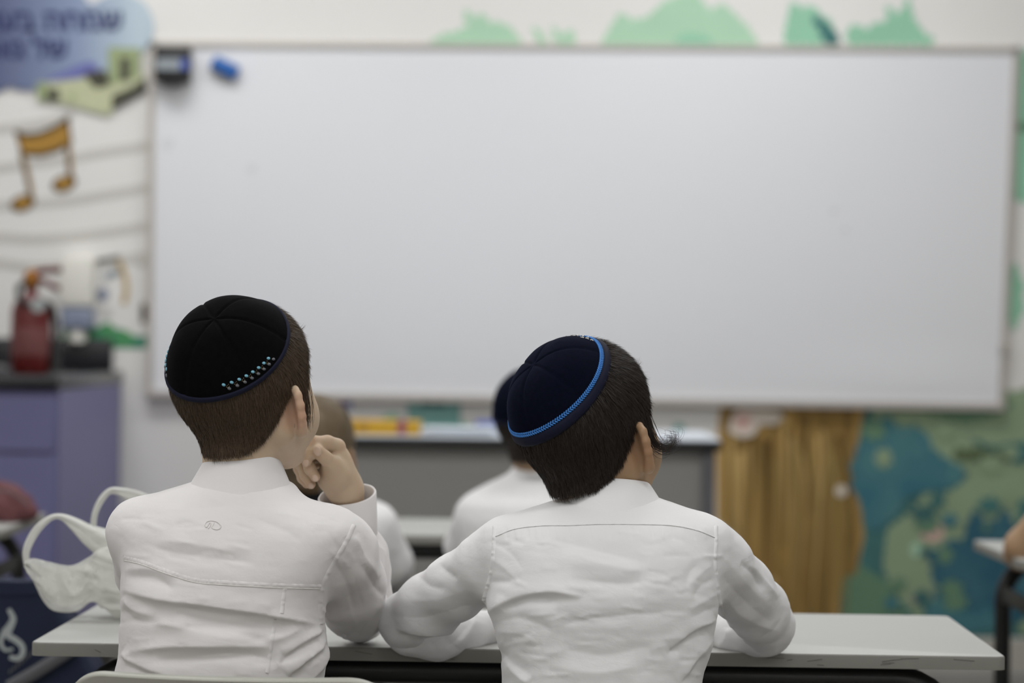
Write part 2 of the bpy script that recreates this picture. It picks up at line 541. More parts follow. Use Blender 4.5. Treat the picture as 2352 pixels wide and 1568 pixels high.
# pale leaf clumps above the board
flat('leaf_clump', [(985, 100), (1010, 84), (1050, 74), (1078, 60), (1066, 22), (1095, 50), (1108, 30), (1122, 52), (1160, 56), (1185, 80), (1196, 100)], 0.002, M['leaf_pale'], mur)
flat('leaf_clump', [(1238, 100), (1222, 60), (1246, 84), (1258, 100)], 0.002, M['leaf_pale'], mur)
flat('leaf_clump', [(1280, 100), (1266, 58), (1292, 84), (1312, 66), (1322, 100)], 0.002, M['leaf_pale'], mur)
flat('leaf_clump', [(1380, 100), (1400, 70), (1428, 30), (1450, 48), (1490, 40), (1520, 10), (1560, -10), (1600, -14), (1630, 28), (1660, 8), (1690, 36), (1722, 70), (1742, 100)], 0.002, M['leaf_pale'], mur)
flat('leaf_clump', [(1552, 100), (1562, 84), (1600, 78), (1630, 90), (1640, 100)], 0.0028, M['leaf_mint'], mur)
flat('leaf_clump', [(1802, 100), (1806, 60), (1812, 30), (1826, 4), (1842, 26), (1860, 12), (1890, 38), (1915, 62), (1926, 100)], 0.002, M['leaf_mint'], mur)
flat('leaf_clump', [(1895, 100), (1880, 60), (1866, 40), (1886, 44), (1912, 66), (1930, 100)], 0.0028, M['leaf_teal'], mur)
flat('leaf_clump', [(1950, 100), (1948, 66), (1972, 58), (1990, 70), (2018, 50), (2040, 62), (2038, 12), (2056, 36), (2074, 30), (2088, -8), (2094, 40), (2112, 60), (2126, 92), (2138, 80), (2142, 100)], 0.002, M['leaf_mint'], mur)
# right of the board
flat('leaf_clump', [(2334, 130), (2352, 118), (2420, 110), (2430, 460), (2370, 470), (2330, 455), (2338, 300)], 0.002, M['leaf_mint'], mur)
flat('branch', [(2336, 280), (2352, 284), (2420, 280), (2420, 300), (2352, 302), (2334, 300)], 0.0028, M['leaf_sage'], mur)
flat('leaf_clump', ragged(2328, 680, 22, 70, 14, 0.18, 3), 0.002, M['leaf_mint'], mur)
# lower right: washed blue green ground with painted leaves
flat('ground_wash', [(1900, 930), (2120, 925), (2350, 900), (2470, 880), (2470, 1466), (1880, 1458)], 0.002, M['leaf_teal'], mur)
flat('leaf_clump', [(2000, 940), (2040, 1000), (2090, 990), (2130, 1020), (2160, 1060), (2190, 1075), (2230, 1085), (2190, 1130), (2130, 1130), (2090, 1180), (2040, 1220), (2030, 1300), (2060, 1360), (2110, 1420), (2150, 1380), (2170, 1350), (2130, 1310), (2140, 1280), (2180, 1250), (2215, 1240), (2230, 1170), (2280, 1200), (2330, 1220), (2480, 1190), (2480, 1010), (2340, 1030), (2260, 1040), (2220, 1000), (2250, 960), (2300, 920), (2300, 890), (2200, 930), (2100, 935)], 0.003, M['leaf_green'], mur)
flat('leaf_clump', [(2190, 1036), (2250, 1030), (2300, 1040), (2352, 1030), (2480, 1020), (2480, 1060), (2340, 1056), (2260, 1060), (2200, 1060)], 0.0036, M['paint_olive'], mur)
flat('leaf_clump', [(2240, 950), (2300, 905), (2352, 895), (2480, 880), (2480, 1000), (2352, 1010), (2280, 1020), (2230, 1000)], 0.0036, M['leaf_green'], mur)
flat('leaf_clump', [(2110, 938), (2180, 940), (2250, 935), (2330, 925), (2290, 950), (2220, 970), (2170, 960)], 0.0042, M['leaf_sage'], mur)
flat('leaf_clump', [(1985, 985), (2020, 975), (2040, 955), (2055, 972), (2080, 965), (2110, 985), (2130, 1000), (2140, 1030), (2160, 1050), (2210, 1075), (2215, 1100), (2180, 1120), (2120, 1125), (2080, 1140), (2060, 1180), (2010, 1220), (1990, 1200), (1975, 1150), (1955, 1110), (1968, 1090), (1952, 1070), (1975, 1050), (1966, 1030), (1985, 1015)], 0.005, M['leaf_blue'], mur)
flat('leaf_clump', [(2125, 1270), (2160, 1262), (2180, 1240), (2215, 1250), (2220, 1210), (2240, 1170), (2262, 1200), (2290, 1195), (2310, 1170), (2330, 1210), (2352, 1200), (2480, 1220), (2480, 1440), (2300, 1420), (2250, 1430), (2200, 1400), (2140, 1400), (2130, 1380), (2160, 1350), (2140, 1330), (2150, 1300)], 0.005, M['leaf_deep'], mur)
flat('leaf_clump', [(2120, 1390), (2150, 1370), (2180, 1400), (2240, 1410), (2270, 1390), (2290, 1440), (2200, 1456), (2150, 1440)], 0.0056, M['leaf_blue'], mur)
flat('leaf_clump', [(1935, 1330), (1960, 1290), (1990, 1310), (2040, 1340), (2060, 1390), (2100, 1440), (2000, 1450), (1940, 1440)], 0.0036, M['leaf_sage'], mur)
for k, (x, y, rx, ry) in enumerate(((2140, 1222, 28, 22), (2105, 1262, 12, 16), (2100, 1376, 10, 8), (2140, 1370, 8, 8))):
    flat('flower', ragged(x, y, rx, ry, 12, 0.08, 40 + k), 0.0048, M['flower'] if k != 1 else M['leaf_pale'], mur)
rl = random.Random(12)
for k in range(30):
    x, y = rl.uniform(2000, 2360), rl.uniform(960, 1440)
    s_ = rl.uniform(10, 26)
    flat('leaf_dab', ragged(x, y, s_ * rl.uniform(0.7, 1.5), s_, 14, 0.22, 200 + k), 0.0062 + 0.0001 * k, M[rl.choice(['leaf_sage', 'leaf_teal', 'leaf_green', 'leaf_blue', 'leaf_teal', 'leaf_green'])], mur)
# tree trunk
flat('trunk', [(1655, 925), (1990, 925), (1976, 980), (1970, 1020), (1962, 1060), (1956, 1090), (1972, 1100), (1986, 1130), (1990, 1160), (1978, 1180), (1985, 1230), (1970, 1300), (1964, 1320), (1940, 1322), (1928, 1360), (1926, 1420), (1930, 1460), (1640, 1456), (1646, 1200), (1644, 1040)], 0.0044, M['trunk'], mur)
rs = random.Random(5)
for k in range(26):
    x0 = 1662 + k * 11.4 + rs.uniform(-4, 4)
    y0 = 945 + rs.uniform(0, 120); y1 = min(1440, y0 + rs.uniform(180, 480))
    x1 = x0 - (x0 - 1790) * 0.06 + rs.uniform(-10, 10)
    m_ = rs.choice(['trunk_dark', 'trunk_light', 'trunk_olive', 'trunk_olive', 'trunk_light'])
    stroke('bark_streak', [(x0, y0), (x0 + rs.uniform(-5, 5), y0 * 0.6 + y1 * 0.4), (x1, y1)], rs.uniform(6, 15), 0.0052 + 0.00012 * k, M[m_], mur, 10, wend=2)
stroke('bark_streak', [(1856, 950), (1850, 1040), (1862, 1120), (1858, 1180)], 10, 0.0086, M['trunk_dark'], mur, 12, wend=3)
stroke('bark_streak', [(1925, 1000), (1945, 1100), (1955, 1200), (1945, 1260)], 12, 0.0086, M['trunk_dark'], mur, 12, wend=3)
flat('flower', [(1672, 990), (1680, 955), (1700, 938), (1740, 940), (1790, 945), (1800, 960), (1780, 975), (1745, 975), (1730, 1000), (1705, 1005), (1690, 1000)], 0.0100, M['flower_white'], mur)
flat('flower', ragged(1706, 968, 22, 20, 12, 0.12, 9), 0.0106, M['flower'], mur)
flat('flower', ragged(1932, 1127, 13, 13, 12, 0.06, 19), 0.0100, M['flower_white'], mur)
flat('flower', ragged(1776, 1337, 12, 12, 12, 0.06, 29), 0.0100, M['trunk_light'], mur)
# small blossoms of the mural just above the big desk
flat('flower', ragged(1560, 985, 14, 14, 14, 0.14, 31), 0.0024, M['teal_card'], mur)
flat('flower', ragged(900, 962, 22, 14, 14, 0.14, 32), 0.0024, M['leaf_mint'], mur)
flat('flower', ragged(1072, 985, 16, 12, 14, 0.14, 33), 0.0024, M['leaf_mint'], mur)

# teal poster tucked under the board, colourful strip beside it
po = thing('teal_poster', at(1000, 985, WALL_Y), 'teal card poster on the wall under the whiteboard', 'poster')
flat('sheet', [(934, 926), (1058, 924), (1060, 984), (938, 986)], 0.004, M['teal_card'], po, 0.003)
flat('dark_header', [(966, 920), (1024, 920), (1024, 934), (966, 934)], 0.0052, M['leaf_teal'], po)
cs = thing('paper_garland', at(760, 940, WALL_Y), 'colourful paper strip hanging below the whiteboard edge', 'garland')
for k, (x0, x1, c_) in enumerate(((700, 742, 'leaf_teal'), (742, 764, 'blue_plastic'), (764, 790, 'magenta'), (790, 808, 'label_blue'))):
    flat('paper_flag', [(x0, 912), (x1, 912), (x1, 934 + 3 * (k % 2)), (x0, 938)], 0.0035, M[c_], cs, 0.002)

# staff lines and golden music note at the left
st = thing('staff_lines', at(170, 560, WALL_Y), 'five curved grey music staff lines painted on the wall', 'wall painting')
for pts in ([(-60, 300), (0, 296), (80, 286), (170, 262)], [(-60, 390), (0, 386), (150, 366), (250, 348), (345, 334)],
            [(-60, 476), (0, 472), (150, 462), (250, 446), (345, 430)], [(-60, 542), (0, 544), (80, 549), (200, 540), (345, 518)],
            [(-60, 598), (0, 604), (90, 614), (220, 606), (345, 586)]):
    stroke('staff_line', pts, 20, 0.002, M['grey_paint'], st)
nt_ = thing('music_note', at(100, 480, WALL_Y), 'golden beamed music note with dark outline on staff lines', 'wall painting')
beam = [(38, 314), (60, 318), (90, 314), (125, 300), (153, 282), (160, 322), (130, 340), (95, 350), (56, 350)]
flat('beam', [(32, 298), (60, 306), (90, 302), (125, 288), (158, 264), (166, 330), (132, 350), (95, 360), (50, 358)], 0.0032, M['outline'], nt_)
flat('beam_fill', beam, 0.0042, M['gold_paint'], nt_)
stroke('stem', [(50, 350), (62, 400), (70, 440), (72, 468)], 13, 0.0036, M['outline'], nt_)
stroke('stem', [(154, 322), (158, 360), (162, 400), (160, 424)], 13, 0.0036, M['outline'], nt_)
stroke('stem_fill', [(52, 350), (64, 400), (72, 440), (74, 468)], 5, 0.0044, M['gold_paint'], nt_)
stroke('stem_fill', [(156, 322), (160, 360), (164, 400), (162, 424)], 5, 0.0044, M['gold_paint'], nt_)
for (x, y) in ((52, 466), (147, 421)):
    el = lambda k: [(x + 28 * k * math.cos(t) , y + 19 * k * math.sin(t) - 5 * k * math.cos(t)) for t in [i * math.pi / 10 for i in range(20)]]
    flat('note_head', el(1.0), 0.0048, M['outline'], nt_)
    flat('note_head_fill', el(0.72), 0.0058, M['gold_paint'], nt_)

# small painted garden by the counter: grey notes, brown stem, grass
gp = thing('garden_painting', at(280, 800, WALL_Y), 'painted green grass with grey music marks beside the black counter', 'wall painting')
flat('grass', [(140, 778), (150, 756), (220, 752), (250, 738), (262, 752), (290, 758), (310, 772), (336, 770), (338, 800), (140, 798)], 0.002, M['grass'], gp)
stroke('mark', [(222, 600), (250, 596), (276, 590)], 12, 0.002, M['grey_paint'], gp, 8)
stroke('mark', [(240, 640), (256, 628), (278, 622)], 16, 0.0028, M['label_pale'], gp, 8)
flat('mark', ragged(236, 676, 13, 17, 12, 0.08, 61), 0.0028, M['blue_grey'], gp)
flat('mark', ragged(246, 716, 11, 10, 12, 0.08, 62), 0.0028, M['grey_paint'], gp)
stroke('stalk', [(272, 600), (286, 630), (290, 665), (284, 698)], 11, 0.0034, M['trunk_light'], gp, 10)
flat('mark', ragged(326, 602, 10, 12, 12, 0.08, 63), 0.0028, M['grey_paint'], gp)
flat('mark', ragged(330, 718, 8, 26, 12, 0.08, 64), 0.0028, M['outline'], gp)

# ---------------------------------------------------------------- cloud sign with Hebrew lettering
cl = thing('cloud_sign', at(150, 210, WALL_Y), 'blue cloud shaped sign with dark Hebrew lettering on the wall', 'sign')


def cloud_outline():
    circ = [(-60, 40, 110), (60, 20, 75), (140, 62, 66), (150, 32, 60), (275, 62, 78), (245, 100, 72), (190, 100, 60), (60, 128, 80), (-40, 130, 90), (120, 120, 60)]
    pts = []
    cx, cy = 120, 70
    for i in range(220):
        a = 2 * math.pi * i / 220
        best = 0
        for (x, y, r) in circ:
            dx, dy = x - cx, y - cy
            b_ = dx * math.cos(a) + dy * math.sin(a)
            disc = b_ * b_ - (dx * dx + dy * dy - r * r)
            if disc > 0: best = max(best, b_ + math.sqrt(disc))
        pts.append((cx + best * math.cos(a), cy + best * math.sin(a)))
    return pts


def cloud_material():
    m = M['cloud']; nt = m.node_tree; b = nt.nodes['Principled BSDF']
    tc = nt.nodes.new('ShaderNodeTexCoord'); sp = nt.nodes.new('ShaderNodeSeparateXYZ')
    nt.links.new(tc.outputs['Generated'], sp.inputs[0])
    cr = nt.nodes.new('ShaderNodeValToRGB')
    cr.color_ramp.elements[0].color = srgb(90, 98, 132); cr.color_ramp.elements[1].color = srgb(184, 200, 212)
    cr.color_ramp.elements[0].position = 0.3; cr.color_ramp.elements[1].position = 0.92
    e = cr.color_ramp.elements.new(0.66); e.color = srgb(134, 148, 178)
    nt.links.new(sp.outputs[0], cr.inputs[0]); nt.links.new(cr.outputs[0], b.inputs['Base Color'])


cloud_material()
flat('panel', cloud_outline(), 0.010, M['cloud'], cl, 0.006)


def hebrew(s, right_px, y_px, h_px, parent, name='lettering'):
    cu = bpy.data.curves.new('lettering', 'FONT')
    cu.body = s[::-1]
    cu.size = h_px * WALL_Y / FPX * 1.45
    cu.extrude = 0.0008; cu.offset = cu.size * 0.034; cu.shear = -0.12; cu.space_character = 1.04
    cu.align_x = 'RIGHT'
    ob = bpy.data.objects.new('t', cu); C.objects.link(ob)
    dg = bpy.context.evaluated_depsgraph_get()
    me = bpy.data.meshes.new_from_object(ob.evaluated_get(dg))
    bpy.data.objects.remove(ob)
    p = at(right_px, y_px, WALL_Y - 0.0115)
    me.transform(Matrix.Translation(p) @ Matrix.Rotation(-ROLL - math.radians(0.2), 4, 'Y') @ Matrix.Rotation(math.pi / 2, 4, 'X'))
    return link_mesh(name, me, M['ink'], parent)


hebrew('שמחה בעולמ', 285, 68, 46, cl)
hebrew('של גאו', 158, 132, 44, cl)

# printed building cut-out overlapping the cloud and the board
bc = thing('building_cutout', at(230, 268, WALL_Y), 'printed card cutout of a pale green building with tower below the cloud sign', 'wall decoration')
O1 = 0.0135
flat('violet_hill', [(104, 184), (140, 168), (180, 150), (206, 140), (225, 150), (230, 190), (104, 192)], O1 - 0.002, M['print_violet'], bc)
flat('tower', [(248, 108), (322, 110), (324, 190), (250, 196)], O1, M['print_green'], bc, 0.004)
flat('tower_window', [(276, 132), (297, 132), (297, 184), (276, 186)], O1 + 0.0012, M['print_dark'], bc)
flat('wing', [(86, 190), (140, 186), (200, 178), (250, 180), (262, 196), (256, 264), (238, 262), (150, 238), (88, 230)], O1, M['print_pale'], bc, 0.004)
flat('dark_roof', [(190, 168), (244, 160), (250, 196), (222, 204), (206, 190)], O1 + 0.0012, M['print_dark'], bc)
flat('wing_end', [(84, 192), (112, 190), (114, 232), (86, 230)], O1 + 0.0012, M['print_green'], bc)
flat('window', [(106, 206), (135, 204), (138, 230), (108, 230)], O1 + 0.0024, M['print_dark'], bc)
flat('window', [(158, 214), (172, 214), (174, 232), (160, 231)], O1 + 0.0012, M['print_green'], bc)
flat('side_wall', [(256, 218), (300, 200), (334, 176), (336, 208), (300, 228), (258, 252)], O1 + 0.0004, M['print_dark'], bc, 0.004)
flat('terrace', [(250, 196), (300, 184), (330, 168), (334, 178), (300, 202), (256, 220)], O1 + 0.0008, M['print_pale'], bc, 0.004)
# ================================================================ counter and cabinet at the left
ZF = 6.35
XC = at(137, 900, ZF).x
cabx0 = -2.4
CT = 1.0 - 0.104
cab = thing('cabinet', ((cabx0 + XC) / 2, (ZF + WALL_Y) / 2, 0), 'lilac base cabinet under the black counter', 'cabinet')
MB().box((cabx0, ZF + 0.02, 0.08), (XC - 0.005, WALL_Y - 0.015, CT - 0.038)).build('body', M['lilac'], cab)
MB().box((cabx0, ZF + 0.06, 0.0), (XC - 0.02, WALL_Y - 0.015, 0.08)).build('plinth', M['black_plastic'], cab)
for k in range(3):
    x1 = XC - 0.012 - k * 0.46
    d = MB().box((x1 - 0.45, ZF, CT - 0.2), (x1, ZF + 0.018, CT - 0.045), 0.002, seg=1).build('drawer_front', M['lilac'], cab)
    MB().tube([(x1 - 0.28, ZF, CT - 0.12), (x1 - 0.28, ZF - 0.02, CT - 0.12), (x1 - 0.17, ZF - 0.02, CT - 0.12), (x1 - 0.17, ZF, CT - 0.12)], 0.005, 8).build('handle', M['metal_grey'], d)
    d = MB().box((x1 - 0.45, ZF, 0.09), (x1, ZF + 0.018, CT - 0.208), 0.002, seg=1).build('door', M['lilac'], cab)
    MB().tube([(x1 - 0.4, ZF, 0.62), (x1 - 0.4, ZF - 0.02, 0.62), (x1 - 0.4, ZF - 0.02, 0.52), (x1 - 0.4, ZF, 0.52)], 0.005, 8).build('handle', M['metal_grey'], d)
wt = thing('worktop', ((cabx0 + XC) / 2, (ZF + WALL_Y) / 2, CT), 'black stone worktop with matching upstand along the wall', 'worktop')
MB().box((cabx0, ZF - 0.02, CT - 0.038), (XC + 0.0, WALL_Y - 0.013, CT), 0.003).build('slab', M['counter'], wt)
xu = at(258, 800, WALL_Y - 0.02).x
zu = at(60, 776, WALL_Y - 0.02).z
MB().box((cabx0, WALL_Y - 0.022, CT), (xu, WALL_Y - 0.001, zu), 0.003).build('upstand', M['counter'], wt)

# ---------------------------------------------------------------- fire extinguisher on the counter
FY = 6.62
pb = at(70, 858, FY); ptp = at(70, 680, FY)
ex = thing('fire_extinguisher', (pb.x, FY, CT), 'red fire extinguisher with black hose standing on the black worktop', 'fire extinguisher')
h = ptp.z - CT
MB().lathe([(0.047, 0), (0.053, 0.01), (0.0535, h - 0.04), (0.045, h - 0.015), (0.025, h), (0.016, h + 0.01), (0.016, h + 0.03)], (pb.x, FY, CT), 36).build('cylinder', M['red'], ex)
MB().lathe([(0.0538, 0.05), (0.0542, 0.052), (0.0542, 0.125), (0.0538, 0.127)], (pb.x, FY, CT), 36).build('label', M['red_label'], ex)
pl = at(92, 700, FY - 0.05)
MB().lathe([(0.02, 0), (0.02, 0.002)], (pl.x - 0.004, FY - 0.0525, pl.z), 20, Matrix.Rotation(math.pi / 2, 3, 'X')).build('round_sticker', M['logo_white'], ex)
zt = CT + h + 0.03
MB().lathe([(0.02, 0), (0.022, 0.01), (0.022, 0.035), (0.014, 0.045)], (pb.x, FY, zt - 0.005), 20).build('valve', M['brass'], ex)
MB().tube([(pb.x - 0.01, FY, zt + 0.028), (pb.x + 0.03, FY - 0.01, zt + 0.04), (pb.x + 0.085, FY - 0.02, zt + 0.044)], [0.010, 0.009, 0.008], 10, flat=0.7).build('lever', M['red'], ex)
MB().tube([(pb.x, FY, zt + 0.01), (pb.x + 0.03, FY - 0.01, zt + 0.012), (pb.x + 0.08, FY - 0.02, zt - 0.01)], [0.010, 0.009, 0.008], 10, flat=0.7).build('lever', M['red'], ex)
MB().tube(spline([(pb.x - 0.015, FY, zt + 0.01), (pb.x - 0.03, FY - 0.03, zt - 0.01), (pb.x - 0.01, FY - 0.05, zt - 0.05), (pb.x + 0.05, FY - 0.02, zt - 0.05), (pb.x + 0.066, FY, zt - 0.1), (pb.x + 0.068, FY, CT + 0.13), (pb.x + 0.066, FY, CT + 0.05)], 30), 0.009, 10).build('hose', M['black_plastic'], ex)
MB().tube([(pb.x + 0.066, FY, CT + 0.085), (pb.x + 0.067, FY, CT + 0.005)], [0.012, 0.017], 12).build('nozzle', M['black_plastic'], ex)

# ---------------------------------------------------------------- soap dispenser on the wall above the counter
a, b = at(150, 590, WALL_Y), at(222, 786, WALL_Y)
sd = thing('soap_dispenser', ((a.x + b.x) / 2, WALL_Y, b.z), 'white wall soap dispenser with smoky window above the counter', 'soap dispenser')
z1, z2, z3 = at(180, 706, WALL_Y).z, at(180, 756, WALL_Y).z, at(180, 790, WALL_Y).z
MB().box((a.x, WALL_Y - 0.09, z1), (b.x, WALL_Y, a.z), 0.012, seg=3).build('cover', M['white_plastic'], sd)
MB().box((a.x + 0.003, WALL_Y - 0.085, z2), (b.x - 0.003, WALL_Y - 0.002, z1), 0.006).build('tank', M['blue_grey'], sd)
MB().lathe([(0.014, 0), (0.026, 0.008), (0.027, 0.03), (0.022, z2 - z3)], ((a.x + b.x) / 2, WALL_Y - 0.05, z3), 20).build('push_knob', M['white_plastic'], sd)
# small grey tray at the left on the counter
tp = at(0, 852, 6.5)
tr = thing('metal_tray', (tp.x, 6.5, CT), 'small grey tray on the worktop left of the extinguisher', 'tray')
MB().box((tp.x - 0.12, 6.44, CT), (tp.x + 0.02, 6.56, CT + 0.022), 0.006).build('tray_body', M['strap'], tr)
MB().box((tp.x - 0.12, 6.44, CT + 0.020), (tp.x + 0.024, 6.445, CT + 0.026), 0.001).build('rim', M['metal_grey'], tr)


# ================================================================ school desks
def arch(y, w, top, r=0.0155, bend=0.085):
    pts = [(-w, y, 0.012)]
    pts += [(-w, y, top - bend - 0.15)]
    for i in range(9):
        a_ = math.pi - i / 8 * math.pi / 2
        pts.append((-w + bend + bend * math.cos(a_), y, top - bend + bend * math.sin(a_)))
    pts += [(0, y, top)]
    pts += [(-p[0], p[1], p[2]) for p in pts[:-1][::-1]]
    return pts


def make_desk(label):
    r = thing('school_desk', (0, 0, 0), label, 'desk', 'grey topped school desks')
    bm = bmesh.new()
    bmesh.ops.create_cube(bm, size=1.0)
    for w in bm.verts: w.co = Vector((w.co.x * 1.238, w.co.y * 0.46, w.co.z * 0.0175 + DESK_H - 0.00875))
    ed = [e for e in bm.edges if abs(e.verts[0].co.z - e.verts[1].co.z) > 0.005]
    bmesh.ops.bevel(bm, geom=ed, offset=0.012, segments=4, profile=0.5, affect='EDGES')
    ed = [e for e in bm.edges if min(v.co.z for v in e.verts) > DESK_H - 0.001]
    bmesh.ops.bevel(bm, geom=ed, offset=0.0028, segments=3, profile=0.5, affect='EDGES')
    mb = MB().from_bm(bm, smooth=True)
    for i, f in enumerate(mb.f):
        n = (Vector(mb.v[f[1]]) - Vector(mb.v[f[0]])).cross(Vector(mb.v[f[2]]) - Vector(mb.v[f[0]]))
        mb.mi[i] = 1 if abs(n.normalized().z) < 0.8 else 0
    mb.build('tabletop', [M['desk'], M['desk_edge']], r, False)
    for y in (-0.19, 0.19):
        MB().tube(arch(y, 0.565, DESK_H - 0.0345), 0.0165, 14).build('leg_frame', M['black_metal'], r, False)
    for s in (-1, 1):
        MB().box((s * 0.565 - 0.006, -0.19, 0.49), (s * 0.565 + 0.006, 0.19, 0.522), 0.003).build('side_rail', M['dark_bar'], r, False)
        for y in (-0.19, 0.19):
            MB().lathe([(0.021, 0), (0.022, 0.02), (0.018, 0.035)], (s * 0.565, y, 0), 14).build('foot_cap', M['black_plastic'], r, False)
    for y in (-0.12, 0.12):
        MB().box((-0.5, y - 0.012, DESK_H - 0.030), (0.5, y + 0.012, DESK_H - 0.0176)).build('top_batten', M['black_metal'], r, False)
    return r


desk0 = make_desk('wide grey school desk nearest the camera, shared by the two boys')
desk0.location = (0.015, 3.295, 0); desk0.rotation_euler = (0, 0, math.radians(-1.2))
for (x, y, lab) in ((-0.156, 5.07, 'grey school desk in the row ahead, between the two front boys and the teacher desk'),
                    (-1.635, 5.08, 'grey school desk at the left picture edge with a red pouch on it'),
                    (1.556, 4.66, 'grey school desk at the right picture edge with a bare arm on it')):
    d = copy_tree(desk0); d.location = (x, y, 0); d.rotation_euler = (0, 0, 0); d['label'] = lab
# pencil scratches on the near desk's front edge
for k in range(16):
    x = random.uniform(-0.58, 0.58)
    if k > 6: x = random.uniform(0.3, 0.58)
    z = DESK_H - random.uniform(0.004, 0.014)
    L_ = random.uniform(0.006, 0.03); dz = random.uniform(-0.004, 0.004)
    yy = -0.2303
    s_ = MB().tube([(x, yy, z), (x + L_, yy, max(DESK_H - 0.016, min(DESK_H - 0.004, z + dz)))], 0.00035, 4).build('scratch', M['scratch'], desk0, False)


# ================================================================ chairs
def make_chair(label):
    r = thing('school_chair', (0, 0, 0), label, 'chair', 'grey shell school chairs')
    # backrest: curved shell, rounded top corners
    W_, z0, z1 = 0.192, 0.43, 0.629
    rows = []
    rc = 0.055
    for i in range(22):
        s = 1 - (1 - i / 21) ** 1.9
        zz = z0 + (z1 - z0) * s
        w = W_
        for d in (zz - (z1 - rc), (z0 + rc) - zz):
            if d > 0: w = min(w, W_ - rc + math.sqrt(max(0.0, rc * rc - d * d)))
        row = []
        for k in range(25):
            t = -1 + 2 * k / 24
            x = w * t
            q = x / W_
            row.append((x, -0.205 - 0.045 * s + 0.035 * q * q + 0.010 * math.sin(math.pi * s) - 0.004 * s ** 8, zz))
        rows.append(row)
    me = solidify(subdivide(MB().strip(rows).mesh('backrest'), 1), 0.009)
    for p in me.polygons: p.use_smooth = True
    link_mesh('backrest', me, M['chair'], r, False)
    rows = []
    for i in range(11):
        s = i / 10
        row = []
        for k in range(15):
            t = -1 + 2 * k / 14
            w = 0.18 * (1 - 0.08 * abs(2 * s - 1) ** 4)
            row.append((w * t, -0.17 + 0.34 * s, 0.395 - 0.010 * math.cos(t * 1.4) - (0.02 * (s - 0.85) / 0.15 if s > 0.85 else 0) + 0.012 * max(0, 0.2 - s) / 0.2))
        rows.append(row)
    me = solidify(MB().strip(rows).mesh('seat'), 0.008)
    for p in me.polygons: p.use_smooth = True
    link_mesh('seat', me, M['chair'], r, False)
    for s in (-1, 1):
        MB().tube(spline([(s * 0.15, -0.22, 0.60), (s * 0.15, -0.19, 0.48), (s * 0.16, -0.15, 0.375), (s * 0.16, 0.0, 0.372), (s * 0.16, 0.13, 0.372)], 20), 0.010, 10).build('side_tube', M['black_metal'], r, False)
        MB().tube([(s * 0.16, 0.12, 0.372), (s * 0.185, 0.17, 0.0)], 0.010, 10).build('leg', M['black_metal'], r, False)
        MB().tube([(s * 0.16, -0.12, 0.372), (s * 0.185, -0.22, 0.0)], 0.010, 10).build('leg', M['black_metal'], r, False)
    MB().tube([(-0.17, 0.14, 0.22), (0.17, 0.14, 0.22)], 0.008, 8).build('crossbar', M['black_metal'], r, False)
    return r


CH_L = (-0.285, 2.885)
chair0 = make_chair('grey plastic school chair of the boy with the beaded cap')
chair0.location = (CH_L[0], CH_L[1] - 0.0, -0.012 + 0.0); chair0.rotation_euler = (0, 0, math.radians(-6))
chair0.location.z = 0
for (x, y, rz, lab) in ((0.115, 2.86, 2, 'grey plastic school chair of the boy with the blue braided cap'),
                        (-0.37, 4.58, 0, 'grey plastic school chair of the boy in the black vest'),
                        (0.06, 4.58, 0, 'grey plastic school chair of the boy in the plain navy cap'),
                        (-1.02, 4.16, 0, 'grey plastic school chair behind the navy bag')):
    c = copy_tree(chair0); c.location = (x, y, 0); c.rotation_euler = (0, 0, math.radians(rz)); c['label'] = lab
    if x in (0.115, -1.02): c.scale = (0.93, 0.93, 0.93)
    if y == 4.58: c.scale = (0.88, 0.9, 0.88)

# ================================================================ teacher's desk
TDY = 6.2
tr_ = at(1645, 1012, TDY); TZ = 0.755
tdx1 = tr_.x; tdx0 = tdx1 - 1.25
td = thing('teacher_desk', ((tdx0 + tdx1) / 2, TDY + 0.3, 0), 'grey metal teacher desk with black edged top below the whiteboard', 'desk')
MB().box((tdx0 - 0.012, TDY - 0.015, TZ - 0.006), (tdx1 + 0.012, TDY + 0.6, TZ), 0.002, seg=1).build('desktop', M['paper'], td)
MB().box((tdx0 - 0.012, TDY - 0.016, TZ - 0.030), (tdx1 + 0.012, TDY + 0.601, TZ - 0.0062), 0.003).build('top_edge', M['black_plastic'], td)
MB().box((tdx0 + 0.02, TDY + 0.02, 0.14), (tdx1 - 0.02, TDY + 0.032, TZ - 0.03)).build('front_panel', M['metal_grey'], td)
for x in (tdx0 + 0.002, tdx1 - 0.034):
    for y in (TDY, TDY + 0.555):
        MB().box((x, y, 0), (x + 0.032, y + 0.032, TZ - 0.03), 0.003).build('leg', M['strap'], td)
MB().box((tdx0 + 0.03, TDY + 0.05, TZ - 0.13), (tdx1 - 0.03, TDY + 0.54, TZ - 0.032)).build('drawer_box', M['metal_grey'], td)
# things on it
a, b = at(808, 966, TDY + 0.03), at(964, 1003, TDY + 0.03)
yb = thing('card_box', ((a.x + b.x) / 2, TDY + 0.08, TZ), 'flat yellow card box with a magenta band on the teacher desk', 'box')
a.x -= 0.16
MB().box((a.x, TDY + 0.03, TZ), (b.x, TDY + 0.16, a.z), 0.002, seg=1).build('carton', M['yellow_box'], yb)
b1, b2 = at(914, 966, TDY + 0.03).x, at(932, 966, TDY + 0.03).x
MB().box((b1, TDY + 0.0285, TZ + 0.001), (b2, TDY + 0.161, a.z + 0.001)).build('band', M['magenta'], yb)
b1, b2 = at(822, 966, TDY + 0.03).x, at(846, 966, TDY + 0.03).x
MB().box((b1, TDY + 0.0288, TZ + 0.012), (b2, TDY + 0.0301, a.z - 0.008)).build('print', M['gold_paint'], yb)
a, b = at(975, 990, TDY + 0.05), at(1130, 1004, TDY + 0.05)
pp = thing('paper_stack', ((a.x + b.x) / 2, TDY + 0.15, TZ), 'low stack of white papers on the teacher desk', 'papers')
